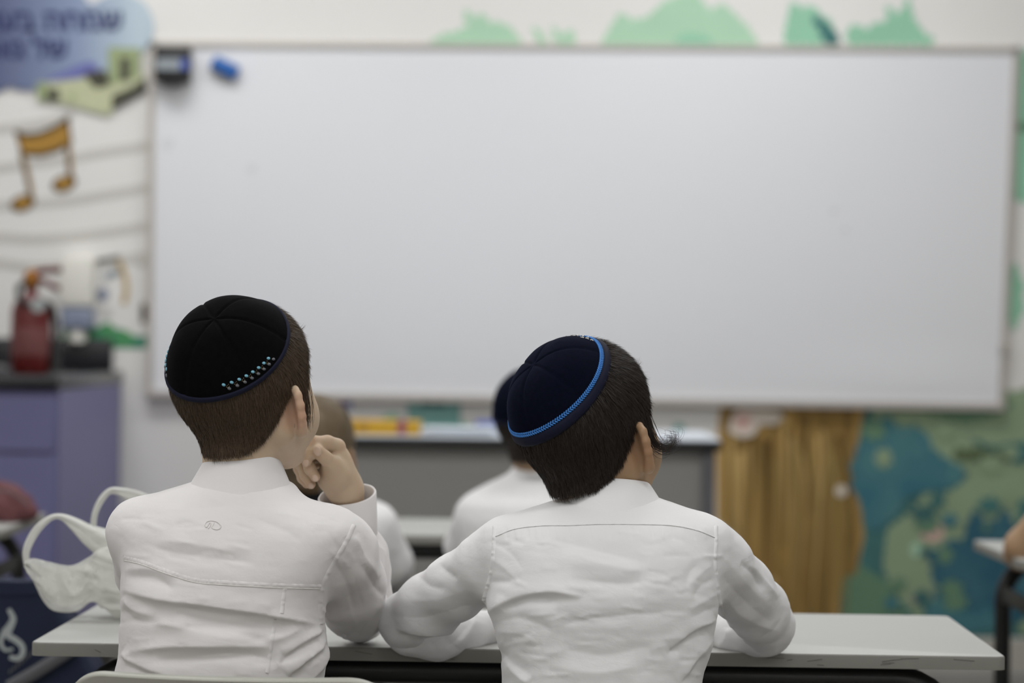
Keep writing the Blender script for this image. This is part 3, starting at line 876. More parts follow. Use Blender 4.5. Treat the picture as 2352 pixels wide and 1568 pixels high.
for k in range(6):
    dx = random.uniform(-0.006, 0.006)
    MB().box((a.x + dx, TDY + 0.05 + dx, TZ + k * 0.0028), (b.x + dx, TDY + 0.26 + dx, TZ + k * 0.0028 + 0.0026)).build('sheet', M['paper'], pp)
a = at(1120, 980, TDY + 0.08)
bx_ = thing('blue_binder', (a.x, TDY + 0.1, TZ), 'dark blue folder lying behind the papers on the teacher desk', 'folder')
MB().box((a.x - 0.035, TDY + 0.28, TZ), (a.x + 0.05, TDY + 0.5, TZ + 0.026), 0.003).build('cover', M['label_blue'], bx_)
MB().box((a.x - 0.033, TDY + 0.279, TZ + 0.005), (a.x + 0.045, TDY + 0.49, TZ + 0.021)).build('pages', M['paper'], bx_)
# ================================================================ implicit-surface modelling for bodies and cloth
class Grid:
    def __init__(self, lo, hi, h):
        self.lo = np.array(lo, np.float32); self.h = h
        n = np.ceil((np.array(hi) - np.array(lo)) / h).astype(int) + 1
        self.ax = [self.lo[i] + h * np.arange(n[i], dtype=np.float32) for i in range(3)]
        self.d = np.full(n, 0.5, np.float32)

    def block(self, lo, hi, pad=0.03):
        sl = []
        for i in range(3):
            a = int(max(0, math.floor((lo[i] - pad - self.lo[i]) / self.h)))
            b = int(min(len(self.ax[i]), math.ceil((hi[i] + pad - self.lo[i]) / self.h) + 1))
            if b <= a: return None
            sl.append(slice(a, b))
        return tuple(sl)

    def coords(self, sl):
        return (self.ax[0][sl[0]][:, None, None], self.ax[1][sl[1]][None, :, None], self.ax[2][sl[2]][None, None, :])

    def put(self, sl, d, k=0.0, op='add'):
        cur = self.d[sl]
        self.d[sl] = combine(cur, d, k, op)

    def cone(self, a, b, ra, rb, k=0.01, op='add', sq=None):
        a, b = np.array(a, np.float32), np.array(b, np.float32)
        r = max(ra, rb)
        sl = self.block(np.minimum(a, b) - r, np.maximum(a, b) + r, 0.012 + k)
        if sl is None: return
        self.put(sl, f_cone(*self.coords(sl), a, b, ra, rb), k, op)

    def chain(self, pts, k=0.008, op='add'):
        """pts: (x, y, z, r)"""
        for p, q in zip(pts[:-1], pts[1:]):
            self.cone(p[:3], q[:3], p[3], q[3], k, op)

    def mesh(self, name):
        v, q = surface_nets(self.d, self.lo, self.h)
        return fast_mesh(name, v, q)


def combine(a, b, k, op='add'):
    if op == 'sub': return -combine(-a, b, k)
    if op == 'and': return -combine(-a, -b, k)
    if k <= 0: return np.minimum(a, b)
    h = np.maximum(k - np.abs(a - b), 0) / k
    return np.minimum(a, b) - h * h * (k * 0.25)


def f_cone(X, Y, Z, a, b, ra, rb):
    ba = b - a
    L2 = float(ba @ ba) + 1e-12
    px, py, pz = X - a[0], Y - a[1], Z - a[2]
    t = np.clip((px * ba[0] + py * ba[1] + pz * ba[2]) / L2, 0, 1)
    return np.sqrt((px - t * ba[0]) ** 2 + (py - t * ba[1]) ** 2 + (pz - t * ba[2]) ** 2) - (ra + (rb - ra) * t)


def f_ell(X, Y, Z, c, r):
    x, y, z = (X - c[0]), (Y - c[1]), (Z - c[2])
    k0 = np.sqrt((x / r[0]) ** 2 + (y / r[1]) ** 2 + (z / r[2]) ** 2)
    k1 = np.sqrt((x / r[0] ** 2) ** 2 + (y / r[1] ** 2) ** 2 + (z / r[2] ** 2) ** 2) + 1e-9
    return k0 * (k0 - 1) / k1


def surface_nets(d, lo, h):
    nx, ny, nz = d.shape
    s = d < 0
    cnt = np.zeros((nx - 1, ny - 1, nz - 1), np.int8)
    offs = [(i, j, k) for i in (0, 1) for j in (0, 1) for k in (0, 1)]
    for (i, j, k) in offs:
        cnt += s[i:nx - 1 + i, j:ny - 1 + j, k:nz - 1 + k]
    act = (cnt > 0) & (cnt < 8)
    idx = np.argwhere(act)
    ids = np.full(act.shape, -1, np.int32)
    ids[act] = np.arange(len(idx))
    cv = {o: d[idx[:, 0] + o[0], idx[:, 1] + o[1], idx[:, 2] + o[2]] for o in offs}
    acc = np.zeros((len(idx), 3)); num = np.zeros(len(idx))
    for o in offs:
        for a in range(3):
            if o[a]: continue
            o2 = list(o); o2[a] = 1; o2 = tuple(o2)
            m = (cv[o] < 0) != (cv[o2] < 0)
            t = cv[o] / np.where(m, cv[o] - cv[o2], 1)
            p = np.array(o, float)[None, :].repeat(len(idx), 0)
            p[:, a] = t
            acc[m] += p[m]; num[m] += 1
    v = (idx + acc / num[:, None]) * h + np.array(lo)[None, :]
    quads = []
    for a in range(3):
        b, c = (a + 1) % 3, (a + 2) % 3
        sl0 = [slice(None)] * 3; sl1 = [slice(None)] * 3
        sl0[a] = slice(0, -1); sl1[a] = slice(1, None)
        ch = s[tuple(sl0)] != s[tuple(sl1)]
        e = np.argwhere(ch)
        ok = (e[:, b] > 0) & (e[:, c] > 0) & (e[:, b] < d.shape[b] - 1) & (e[:, c] < d.shape[c] - 1)
        e = e[ok]
        inside0 = s[e[:, 0], e[:, 1], e[:, 2]]
        def cell(db, dc):
            q = e.copy(); q[:, b] -= db; q[:, c] -= dc
            return ids[q[:, 0], q[:, 1], q[:, 2]]
        q = np.stack([cell(1, 1), cell(0, 1), cell(0, 0), cell(1, 0)], 1)
        q[~inside0] = q[~inside0][:, ::-1]
        quads.append(q)
    return v, np.concatenate(quads)


def fast_mesh(name, v, quads=None, tris=None, smooth=True):
    me = bpy.data.meshes.new(name)
    v = np.ascontiguousarray(v, np.float32)
    me.vertices.add(len(v)); me.vertices.foreach_set('co', v.ravel())
    nq = 0 if quads is None else len(quads)
    ntr = 0 if tris is None else len(tris)
    loops = np.concatenate([x for x in ((quads.ravel() if nq else np.zeros(0, int)), (tris.ravel() if ntr else np.zeros(0, int)))]).astype(np.int32)
    me.loops.add(len(loops)); me.loops.foreach_set('vertex_index', loops)
    starts = np.concatenate([np.arange(nq) * 4, nq * 4 + np.arange(ntr) * 3]).astype(np.int32)
    me.polygons.add(nq + ntr); me.polygons.foreach_set('loop_start', starts)
    me.polygons.foreach_set('use_smooth', np.full(nq + ntr, smooth))
    me.update(calc_edges=True); me.validate()
    return me


def get_v(me):
    a = np.empty(len(me.vertices) * 3, np.float32); me.vertices.foreach_get('co', a); return a.reshape(-1, 3)


def get_n(me):
    a = np.empty(len(me.vertices) * 3, np.float32); me.vertices.foreach_get('normal', a); return a.reshape(-1, 3)


def set_v(me, v):
    me.vertices.foreach_set('co', np.ascontiguousarray(v, np.float32).ravel()); me.update()


def join_meshes(name, a, b):
    va, vb = get_v(a), get_v(b)
    def faces(me):
        ls = np.empty(len(me.polygons), np.int32); me.polygons.foreach_get('loop_start', ls)
        lt = np.empty(len(me.polygons), np.int32); me.polygons.foreach_get('loop_total', lt)
        vi = np.empty(len(me.loops), np.int32); me.loops.foreach_get('vertex_index', vi)
        q = ls[lt == 4]; t = ls[lt == 3]
        return vi[q[:, None] + np.arange(4)], vi[t[:, None] + np.arange(3)]
    qa, ta = faces(a); qb, tb = faces(b)
    return fast_mesh(name, np.concatenate([va, vb]), np.concatenate([qa, qb + len(va)]), np.concatenate([ta, tb + len(va)]))


def project(v):
    """world points -> photograph pixels"""
    s = FPX / v[:, 1]
    u, w = v[:, 0] * s, (CAMZ - v[:, 2]) * s
    return np.stack([1176 + u * math.cos(ROLL) - w * math.sin(ROLL), 784 + u * math.sin(ROLL) + w * math.cos(ROLL)], 1)


# ---------------------------------------------------------------- cloth folds
def fold_field(P, strokes):
    """height of hand-laid folds at surface points P; a stroke is (points, width, height in mm[, sharp side])"""
    out = np.zeros(len(P))
    for st_ in strokes:
        pts, w, amp = st_[:3]
        side = st_[3] if len(st_) > 3 else 0
        c = np.array(spline(pts, 26)) if len(pts) > 2 else np.array([np.array(pts[0]) + (np.array(pts[1]) - np.array(pts[0])) * t for t in np.linspace(0, 1, 14)])
        lo, hi = c.min(0) - 3 * w, c.max(0) + 3 * w
        m = np.where((P[:, 0] > lo[0]) & (P[:, 0] < hi[0]) & (P[:, 1] > lo[1]) & (P[:, 1] < hi[1]))[0]
        if len(m) == 0: continue
        Q = P[m]
        best = np.full(len(Q), 1e9); tt = np.zeros(len(Q)); sg = np.zeros(len(Q))
        for i in range(len(c) - 1):
            a, b = c[i], c[i + 1]
            ab = b - a; L2 = ab @ ab + 1e-9
            u = np.clip(((Q - a) @ ab) / L2, 0, 1)
            r = Q - a - u[:, None] * ab
            dd = np.hypot(r[:, 0], r[:, 1])
            k = dd < best
            best[k] = dd[k]; tt[k] = (i + u[k]) / (len(c) - 1)
            sg[k] = np.sign(ab[0] * r[k, 1] - ab[1] * r[k, 0])
        taper = np.clip(np.minimum(tt, 1 - tt) * 5, 0, 1) ** 0.7
        ww = np.full(len(Q), float(w))
        if side: ww = np.where(sg * side > 0, w * 0.42, w * 1.25)
        q = best / ww
        out[m] += amp * 0.0016 * taper * (0.55 * np.exp(-q ** 2) + 0.5 * np.exp(-1.9 * q))
    return out


def fine_wrinkles(v, seed, amp=0.0005, scale=(26, 26, 55)):
    o = np.empty(len(v))
    off = Vector((seed * 3.1, seed * 1.7, 0))
    for i, p in enumerate(v):
        q = Vector((p[0] * scale[0], p[1] * scale[1], p[2] * scale[2])) + off
        o[i] = noise.noise(q) + 0.6 * noise.noise(q * 2.3)
    return o * amp


# ---------------------------------------------------------------- people materials
def skin(name, col, pink):
    m = mat(name, col, 0.52, 0.4, sss=0.25, bump=0.12, bscale=700)
    nt = m.node_tree; b = nt.nodes['Principled BSDF']
    at_ = nt.nodes.new('ShaderNodeAttribute'); at_.attribute_name = 'blush'
    nz = nt.nodes.new('ShaderNodeTexNoise'); nz.inputs['Scale'].default_value = 45
    mx = nt.nodes.new('ShaderNodeMix'); mx.data_type = 'RGBA'
    ad = nt.nodes.new('ShaderNodeMath'); ad.operation = 'MULTIPLY_ADD'; ad.inputs[1].default_value = 0.25; 
    nt.links.new(nz.outputs[0], ad.inputs[0]); nt.links.new(at_.outputs['Fac'], ad.inputs[2])
    mx.inputs[6].default_value = col; mx.inputs[7].default_value = pink
    nt.links.new(ad.outputs[0], mx.inputs[0]); nt.links.new(mx.outputs[2], b.inputs['Base Color'])
    return m


M['skin_pale'] = skin('skin_pale', srgb(196, 176, 150), srgb(196, 150, 126))
M['skin_tan'] = skin('skin_tan', srgb(164, 136, 106), srgb(160, 116, 86))
M['nail'] = mat('fingernail', srgb(206, 180, 160), 0.3, 0.5, var=0.03, vscale=60)
def hair_material(name, c1, c2):
    m = mat(name, c1, 0.5, 0.35, col2=c2, vscale=420, detail=1.0)
    return m
M['hair_brown'] = hair_material('hair_brown', srgb(98, 81, 63), srgb(58, 45, 35))
M['hair_dark'] = hair_material('hair_dark', srgb(52, 41, 33), srgb(28, 21, 17))
M['hair_light'] = hair_material('hair_light', srgb(124, 108, 84), srgb(94, 80, 62))


def shirt_material(name, col, trans=0.12):
    m = mat(name, col, 0.82, 0.15, var=0.012, vscale=12, sheen=0.15)
    nt = m.node_tree; b = nt.nodes['Principled BSDF']
    tc = nt.nodes.new('ShaderNodeTexCoord')
    n1 = nt.nodes.new('ShaderNodeTexNoise'); n1.inputs['Scale'].default_value = 1500; n1.inputs['Detail'].default_value = 1
    n2 = nt.nodes.new('ShaderNodeTexNoise'); n2.inputs['Scale'].default_value = 60; n2.inputs['Detail'].default_value = 4; n2.inputs['Distortion'].default_value = 1.2
    mp = nt.nodes.new('ShaderNodeMapping'); mp.inputs['Scale'].default_value = (1, 1, 1.8)
    nt.links.new(tc.outputs['Object'], n1.inputs['Vector']); nt.links.new(tc.outputs['Object'], mp.inputs[0]); nt.links.new(mp.outputs[0], n2.inputs['Vector'])
    b1 = nt.nodes.new('ShaderNodeBump'); b1.inputs['Strength'].default_value = 0.12; b1.inputs['Distance'].default_value = 0.0005
    b2 = nt.nodes.new('ShaderNodeBump'); b2.inputs['Strength'].default_value = 0.2; b2.inputs['Distance'].default_value = 0.0014
    nt.links.new(n1.outputs[0], b1.inputs['Height']); nt.links.new(n2.outputs[0], b2.inputs['Height'])
    nt.links.new(b1.outputs[0], b2.inputs['Normal']); nt.links.new(b2.outputs[0], b.inputs['Normal'])
    return m


M['shirt'] = shirt_material('white_cotton', srgb(228, 225, 225))
M['shirt_b'] = shirt_material('white_cotton_b', srgb(233, 232, 233))
M['stitch'] = mat('white_thread', srgb(228, 223, 220), 0.8, 0.2, var=0.02)
M['seam_shade'] = mat('seam_shade_grey', srgb(170, 167, 166), 0.8, 0.2, var=0.05, vscale=200)  # grey that paints in the shade along a shirt seam
M['trousers'] = mat('dark_trousers', srgb(34, 36, 44), 0.85, 0.2, var=0.08, bump=0.3, bscale=700)
M['shoe'] = mat('black_shoe', srgb(22, 22, 24), 0.5, 0.4, var=0.1)
M['vest'] = mat('black_vest', srgb(20, 20, 23), 0.85, 0.2, var=0.1, bump=0.3, bscale=700)


def velvet(name, col, edge):
    m = mat(name, col, 0.95, 0.05, var=0.35, vscale=160, sheen=0.0, bump=0.25, bscale=1400)
    b = m.node_tree.nodes['Principled BSDF']
    b.inputs['Sheen Weight'].default_value = 0.06; b.inputs['Sheen Roughness'].default_value = 0.4
    b.inputs['Sheen Tint'].default_value = edge
    return m


M['velvet_black'] = velvet('velvet_black', srgb(10, 9, 10), srgb(120, 120, 140))
M['velvet_navy'] = velvet('velvet_navy', srgb(9, 12, 26), srgb(90, 110, 190))
M['satin_navy'] = mat('satin_binding', srgb(20, 23, 42), 0.7, 0.15, var=0.1, vscale=60, bump=0.2, bscale=1200)
M['braid'] = mat('blue_braid', srgb(62, 124, 196), 0.6, 0.3, var=0.12, vscale=300)
M['bead_blue'] = mat('bead_blue', srgb(120, 178, 200), 0.25, 0.6, var=0.08, vscale=300)
M['bead_grey'] = mat('bead_grey', srgb(96, 98, 104), 0.25, 0.6, var=0.1, vscale=300)
M['bead_gold'] = mat('bead_gold', srgb(170, 150, 110), 0.3, 0.6, metal=0.5, var=0.05)
M['silver'] = mat('silver_thread', srgb(206, 204, 200), 0.4, 0.5, metal=0.4, var=0.05)


# ---------------------------------------------------------------- heads
CRAN_C = np.array((0, -0.006, 0.020)); CRAN_R = np.array((0.0705, 0.0875, 0.0810))
HAIRLINE_PHI = [0, 35, 55, 68, 78, 84, 92, 99, 104, 112, 122, 140, 180]
HAIRLINE_Z = [-0.077, -0.074, -0.060, -0.042, -0.020, -0.004, 0.000, -0.012, -0.020, -0.004, 0.030, 0.058, 0.064]


def head_matrix(origin, yaw, pitch, roll):
    """yaw > 0 turns the face to +x, pitch > 0 looks up, roll > 0 leans the crown to -x"""
    return (Matrix.Translation(origin) @ Matrix.Rotation(math.radians(-roll), 4, 'Y')
            @ Matrix.Rotation(math.radians(-yaw), 4, 'Z') @ Matrix.Rotation(math.radians(pitch), 4, 'X'))


def to_local(Mi, X, Y, Z):
    m = np.array(Mi, np.float32)
    return (m[0, 0] * X + m[0, 1] * Y + m[0, 2] * Z + m[0, 3],
            m[1, 0] * X + m[1, 1] * Y + m[1, 2] * Z + m[1, 3],
            m[2, 0] * X + m[2, 1] * Y + m[2, 2] * Z + m[2, 3])


EAR = dict(pos=(0.0665, 0.010, -0.030), out=38, tilt=8)


def ear_frame(s, out_deg, tilt):
    a = math.radians(out_deg)
    eo = Vector((s * math.cos(a), -math.sin(a), 0.0))          # from the root to the free rim
    up = Vector((0, -math.sin(math.radians(tilt)), math.cos(math.radians(tilt))))
    up = (up - eo * up.dot(eo)).normalized()
    en = eo.cross(up).normalized()
    if en.y < 0: en = -en                                        # towards the face
    return eo, up, en


HELIX = [(-0.004, 0.016, 0.0030), (0.004, 0.0255, 0.0036), (0.012, 0.0275, 0.0040), (0.0195, 0.0215, 0.0042), (0.0215, 0.009, 0.0042),
         (0.0195, -0.004, 0.0042), (0.0150, -0.014, 0.0044), (0.0100, -0.022, 0.0055), (0.0050, -0.0245, 0.0055), (0.000, -0.018, 0.0045)]


def head_field(X, Y, Z, ear_out, detail=True):
    """signed distance of a child's head with face, in head coordinates (x right, y forward, z up)"""
    d = f_ell(X, Y, Z, CRAN_C, CRAN_R)
    d = combine(d, f_ell(X, Y, Z, (0, 0.028, -0.028), (0.057, 0.056, 0.064)), 0.03)
    for s in (-1, 1):
        d = combine(d, f_cone(X, Y, Z, np.array((s * 0.046, 0.006, -0.052)), np.array((s * 0.012, 0.062, -0.084)), 0.017, 0.015), 0.025)
        d = combine(d, f_ell(X, Y, Z, (s * 0.033, 0.052, -0.042), (0.026, 0.026, 0.028)), 0.02)
    d = combine(d, f_ell(X, Y, Z, (0, 0.066, -0.084), (0.016, 0.014, 0.013)), 0.015)
    if detail:
        d = combine(d, f_cone(X, Y, Z, np.array((0, 0.078, -0.006)), np.array((0, 0.090, -0.032)), 0.005, 0.0085), 0.012)
        for s in (-1, 1):
            d = combine(d, f_ell(X, Y, Z, (s * 0.0075, 0.086, -0.035), (0.006, 0.006, 0.005)), 0.006)
            d = combine(d, f_ell(X, Y, Z, (s * 0.030, 0.086, -0.004), (0.016, 0.012, 0.010)), 0.012, 'sub')
            d = combine(d, f_ell(X, Y, Z, (s * 0.030, 0.0685, -0.005), (0.0125, 0.0105, 0.0105)), 0.004)
        d = combine(d, f_ell(X, Y, Z, (0, 0.0805, -0.055), (0.017, 0.006, 0.0045)), 0.005)
        d = combine(d, f_ell(X, Y, Z, (0, 0.0795, -0.064), (0.015, 0.006, 0.0045)), 0.005)
    for s in (-1, 1):
        eo, up, en = ear_frame(s, ear_out, EAR['tilt'])
        p0 = Vector((s * EAR['pos'][0], EAR['pos'][1], EAR['pos'][2]))
        xx, yy, zz = X - p0.x, Y - p0.y, Z - p0.z
        a = xx * eo.x + yy * eo.y + zz * eo.z
        b = xx * up.x + yy * up.y + zz * up.z
        c = xx * en.x + yy * en.y + zz * en.z
        c2 = c + 40 * (a - 0.008) * (a - 0.008) * 0.35            # cupped
        e = f_ell(a, b, c2, (0.009, 0.002, 0.0), (0.0135, 0.0255, 0.0032))
        for (p, q) in zip(HELIX[:-1], HELIX[1:]):
            e = combine(e, f_cone(a, b, c, np.array((p[0], p[1], 0.001)), np.array((q[0], q[1], 0.001)), p[2], q[2]), 0.004)
        e = combine(e, f_cone(a, b, c, np.array((-0.006, 0.006, -0.003)), np.array((-0.004, -0.012, -0.003)), 0.006, 0.005), 0.008)
        d = combine(d, e, 0.006)
    return d


def hair_field(X, Y, Z, up=0.005):
    """the cropped hair as a solid cap"""
    d = f_ell(X, Y, Z, CRAN_C, CRAN_R + 0.0045)
    d = combine(d, f_cone(X, Y, Z, np.array((0, -0.012, -0.035)), np.array((0, -0.020, -0.078)), 0.0490, 0.0430), 0.02)
    d = combine(d, f_ell(X, Y, Z, (0, 0.028, -0.028), (0.0600, 0.058, 0.064)), 0.03)
    phi = np.degrees(np.arctan2(np.abs(X), -(Y - 0.004)))
    zl = np.interp(phi, HAIRLINE_PHI, HAIRLINE_Z)
    zl = zl + up * np.clip((70 - phi) / 30, 0, 1)
    return np.maximum(d, (zl - Z) * 0.8)


def hairs(name, me_shell, Mh, count, length, seed, keep, width=0.00024, top_long=1.0):
    """short hairs as fine blades growing away from the crown over the cap"""
    r = np.random.default_rng(seed)
    v, n = get_v(me_shell), get_n(me_shell)
    Mi = np.array(Mh.inverted())
    vi = r.integers(0, len(v), count * 3)
    loc = v[vi] @ Mi[:3, :3].T + Mi[:3, 3]
    nl = n[vi] @ Mi[:3, :3].T
    phi = np.degrees(np.arctan2(np.abs(loc[:, 0]), -(loc[:, 1] - 0.004)))
    zl = np.interp(phi, HAIRLINE_PHI, HAIRLINE_Z)
    ok = keep(loc) & (nl[:, 2] > -0.85) & (loc[:, 2] > zl + 0.001)
    loc, nl = loc[ok][:count], nl[ok][:count]
    m = len(loc)
    loc = loc + r.normal(0, 0.0007, (m, 3))
    crown = np.array((0, -0.045, 0.094))
    fl = loc - crown
    fl -= nl * (fl * nl).sum(1)[:, None]
    fl /= np.linalg.norm(fl, axis=1)[:, None] + 1e-6
    fl[:, 2] -= 0.35 * (loc[:, 2] < 0.02)
    fl += r.normal(0, 0.16, (m, 3))
    fl -= nl * (fl * nl).sum(1)[:, None]
    fl /= np.linalg.norm(fl, axis=1)[:, None] + 1e-6
    L = length * (0.6 + 0.7 * r.random(m))
    hz = np.clip((loc[:, 2] - 0.02) / 0.06, 0, 1)
    L *= 1 + (top_long - 1) * hz
    lift = 0.28 + 0.25 * hz * (top_long > 1) + r.normal(0, 0.08, m)
    low = np.clip((-0.055 - loc[:, 2]) / 0.03, 0, 1)
    lift -= 0.16 * low
    d1 = fl + nl * lift[:, None]; d1 /= np.linalg.norm(d1, axis=1)[:, None]
    d2 = fl + nl * (lift * 0.35)[:, None]; d2 /= np.linalg.norm(d2, axis=1)[:, None]
    p0 = loc - nl * 0.0012
    p1 = p0 + d1 * (L * 0.5)[:, None]
    p2 = p1 + d2 * (L * 0.5)[:, None]
    s = np.cross(d1, nl + r.normal(0, 0.7, (m, 3))); s /= np.linalg.norm(s, axis=1)[:, None] + 1e-9
    w = width
    V = np.stack([p0 - s * w, p0 + s * w, p1 - s * w * 0.8, p1 + s * w * 0.8, p2], 1).reshape(-1, 3)
    V = V @ np.array(Mh)[:3, :3].T + np.array(Mh)[:3, 3]
    b = np.arange(m)[:, None] * 5
    return fast_mesh(name, V, b + np.array([[0, 1, 3, 2]]), b + np.array([[2, 3, 4]]))


# ---------------------------------------------------------------- skullcaps
def cap_frame(tilt, side=0.0):
    ax = Vector((math.sin(math.radians(side)), -math.sin(math.radians(tilt)), math.cos(math.radians(tilt)))).normalized()
    fx = Vector((1, 0, 0)); fx = (fx - ax * fx.dot(ax)).normalized()
    fy = ax.cross(fx)
    return ax, fx, fy


def cap_point(th, ph, frame, off, R_extra=0.0):
    """point on the cap: th round the axis, ph from its crown"""
    ax, fx, fy = frame
    dirv = ax * math.cos(ph) + (fx * math.cos(th) + fy * math.sin(th)) * math.sin(ph)
    dn = np.array(dirv)
    r = 1.0 / math.sqrt(((dn / CRAN_R) ** 2).sum())
    return Vector(CRAN_C) + dirv * (r + off)


def make_cap(parent, Mh, frame, beta, shape, m_dome, m_band, band_w, n_panels=6, th0=0.3):
    """dome of sewn panels and a binding round the rim; returns the dome"""
    NT, NP = 144, 44
    rows = []
    bw = band_w / 0.085
    for i in range(NP + 1):
        ph = max(0.004, (beta - bw * 0.6) * i / NP)
        row = []
        for k in range(NT):
            th = 2 * math.pi * k / NT
            q = (th - th0) / (2 * math.pi / n_panels)
            e = abs(q - round(q)) * (2 * math.pi / n_panels) * math.sin(ph) * 0.095
            seam = -0.0014 * math.exp(-(e / 0.0020) ** 2) * min(1, ph / 0.08)
            puff = 0.0009 * min(1, e / 0.02) * math.sin(min(1, ph / beta) * math.pi)
            off = 0.0085 + shape(th, ph) + seam + puff
            row.append(Mh @ cap_point(th, ph, frame, off))
        rows.append(row)
    mb = MB().strip(rows, True, closed=True)
    mb.add(rows[0], [list(range(NT))], True)
    me = mb.mesh('dome')
    dome = link_mesh('skullcap', me, m_dome, parent)
    band = []
    prof = [(-bw * 0.62, -0.0006), (-bw * 0.55, 0.0012), (-bw * 0.2, 0.0016), (bw * 0.25, 0.0010), (bw * 0.42, -0.001), (bw * 0.35, -0.0045), (-bw * 0.2, -0.0045)]
    for (dp, do) in prof:
        band.append([Mh @ cap_point(2 * math.pi * k / NT, beta + dp, frame, 0.0085 + shape(2 * math.pi * k / NT, beta) + do) for k in range(NT)])
    mb = MB().strip(band, True, closed=True)
    mb.build('binding', m_band, dome, sharp=False)
    return dome
# ================================================================ building one seated child
def px_chain(pts):
    out = []
    for (x, y, Y, r) in pts:
        p = at(x, y, Y)
        out.append((p.x, p.y, p.z, r))
    return out


class Torso:
    """stack of rounded cross sections; rows: (y px, left px, right px, half depth, centre depth)"""
    def __init__(self, rows, ex=2.4):
        self.ex = ex
        z, cx, rx, ry, cy = [], [], [], [], []
        for (py, l, r, dep, Y) in rows:
            a, b = at(l, py, Y), at(r, py, Y)
            z.append((a.z + b.z) / 2); cx.append((a.x + b.x) / 2); rx.append((b.x - a.x) / 2); ry.append(dep); cy.append(Y)
        o = np.argsort(z)
        # dense smooth interpolation
        pts = [(z[i], cx[i], rx[i], ry[i], cy[i]) for i in o]
        S = np.array(spline(pts, 160)); S = S[np.argsort(S[:, 0])]
        self.S = S
        self.lo = (min(S[:, 1] - S[:, 2]), min(S[:, 4] - S[:, 3]), S[0, 0]); self.hi = (max(S[:, 1] + S[:, 2]), max(S[:, 4] + S[:, 3]), S[-1, 0])

    def field(self, X, Y, Z, shrink=0.0):
        S = self.S
        zz = Z.ravel()
        g = [np.interp(zz, S[:, 0], S[:, i]).astype(np.float32)[None, None, :] for i in (1, 2, 3, 4)]
        rx = np.maximum(g[1] - shrink, 0.004); ry = np.maximum(g[2] - shrink, 0.004)
        n = self.ex
        k = (np.abs((X - g[0]) / rx) ** n + np.abs((Y - g[3]) / ry) ** n) ** (1.0 / n)
        d = (k - 1) * np.minimum(rx, ry)
        d = np.maximum(d, (S[0, 0] + shrink) - Z)
        return np.maximum(d, Z - (S[-1, 0] - shrink))


def body_mesh(torso, arms, Mh, neck_to, ear_out, h, hands=()):
    """head, neck, trunk, arms and hands as one surface"""
    allp = np.array([p[:3] for a in arms for p in a] + [tuple(neck_to)] + [p[:3] for hd in hands for ch in hd for p in ch])
    o = Mh.translation
    lo = np.minimum(allp.min(0) - 0.045, np.array(torso.lo)); hi = np.maximum(allp.max(0) + 0.045, np.array(torso.hi))
    lo = np.minimum(lo, np.array(o) - 0.13); hi = np.maximum(hi, np.array(o) + 0.13)
    g = Grid(lo - 0.004, hi + 0.004, h)
    sl = g.block(torso.lo, torso.hi, 0.01)
    g.put(sl, torso.field(*g.coords(sl), shrink=0.011))
    for a in arms:
        g.chain([(p[0], p[1], p[2], max(0.012, p[3] - 0.012)) for p in a], 0.012)
    for hd in hands:
        for ch in hd: g.chain(ch, 0.004)
    sl = g.block(np.array(o) - 0.125, np.array(o) + 0.125, 0)
    X, Y, Z = to_local(Mh.inverted(), *g.coords(sl))
    hd = head_field(X, Y, Z, ear_out)
    nt0 = Mh.inverted() @ Vector(neck_to)
    hd = combine(hd, f_cone(X, Y, Z, np.array((0, -0.016, -0.045)), np.array(nt0), 0.043, 0.047), 0.012)
    g.put(sl, hd, 0.010)
    me = g.mesh('body')
    return me


def blush(me, spots):
    v = get_v(me)
    b = np.zeros(len(v), np.float32)
    for c, r, a in spots:
        dd = np.linalg.norm(v - np.array(c), axis=1)
        b = np.maximum(b, a * np.clip(1 - (dd / r) ** 2, 0, 1))
    at_ = me.attributes.new('blush', 'FLOAT', 'POINT')
    at_.data.foreach_set('value', b)


def seam_strip(bvh, pts, w_px, lift, n, name, m, parent, pucker=0.0, period=10, depth0=2.3, thick=0.0006):
    """a narrow sewn strip lying on the cloth"""
    c = np.array(spline(pts, n)) if len(pts) > 2 else np.array([np.array(pts[0]) + (np.array(pts[1]) - np.array(pts[0])) * t for t in np.linspace(0, 1, n)])
    rows = []
    for i in range(n):
        d = c[min(i + 1, n - 1)] - c[max(i - 1, 0)]
        d = d / (np.hypot(*d) + 1e-9)
        nr = np.array([-d[1], d[0]])
        row = []
        for s in (-1, -0.5, 0, 0.5, 1):
            q = c[i] + nr * s * w_px / 2
            a = at(q[0], q[1], 2.0); b = at(q[0], q[1], 3.4)
            hit = bvh.ray_cast(a, (b - a).normalized(), 3.0)
            if hit[0] is None:
                row = None; break
            e = lift * (1 - abs(s) ** 4)
            e += pucker * math.sin(2 * math.pi * i / period + 1.3 * math.sin(i * 0.37)) * (1 - abs(s)) if abs(s) < 1 else -0.0004
            row.append(hit[0] + hit[1] * e * 1.0 if hit[1].y < 0 else hit[0] - hit[1] * e)
        if row: rows.append(row)
    if len(rows) > 1:
        return MB().strip(rows, True).build(name, m, parent, sharp=False)


def thread(bvh, pts, r, n, name, m, parent, lift=0.0004, closed=False):
    c = np.array(spline(pts, n))
    out = []
    for q in c:
        a = at(q[0], q[1], 2.0); b = at(q[0], q[1], 3.4)
        hit = bvh.ray_cast(a, (b - a).normalized(), 3.0)
        if hit[0] is not None: out.append(hit[0] + (hit[1] if hit[1].y < 0 else -hit[1]) * lift)
    if len(out) > 1: return MB().tube(out, r, 6).build(name, m, parent, sharp=False)


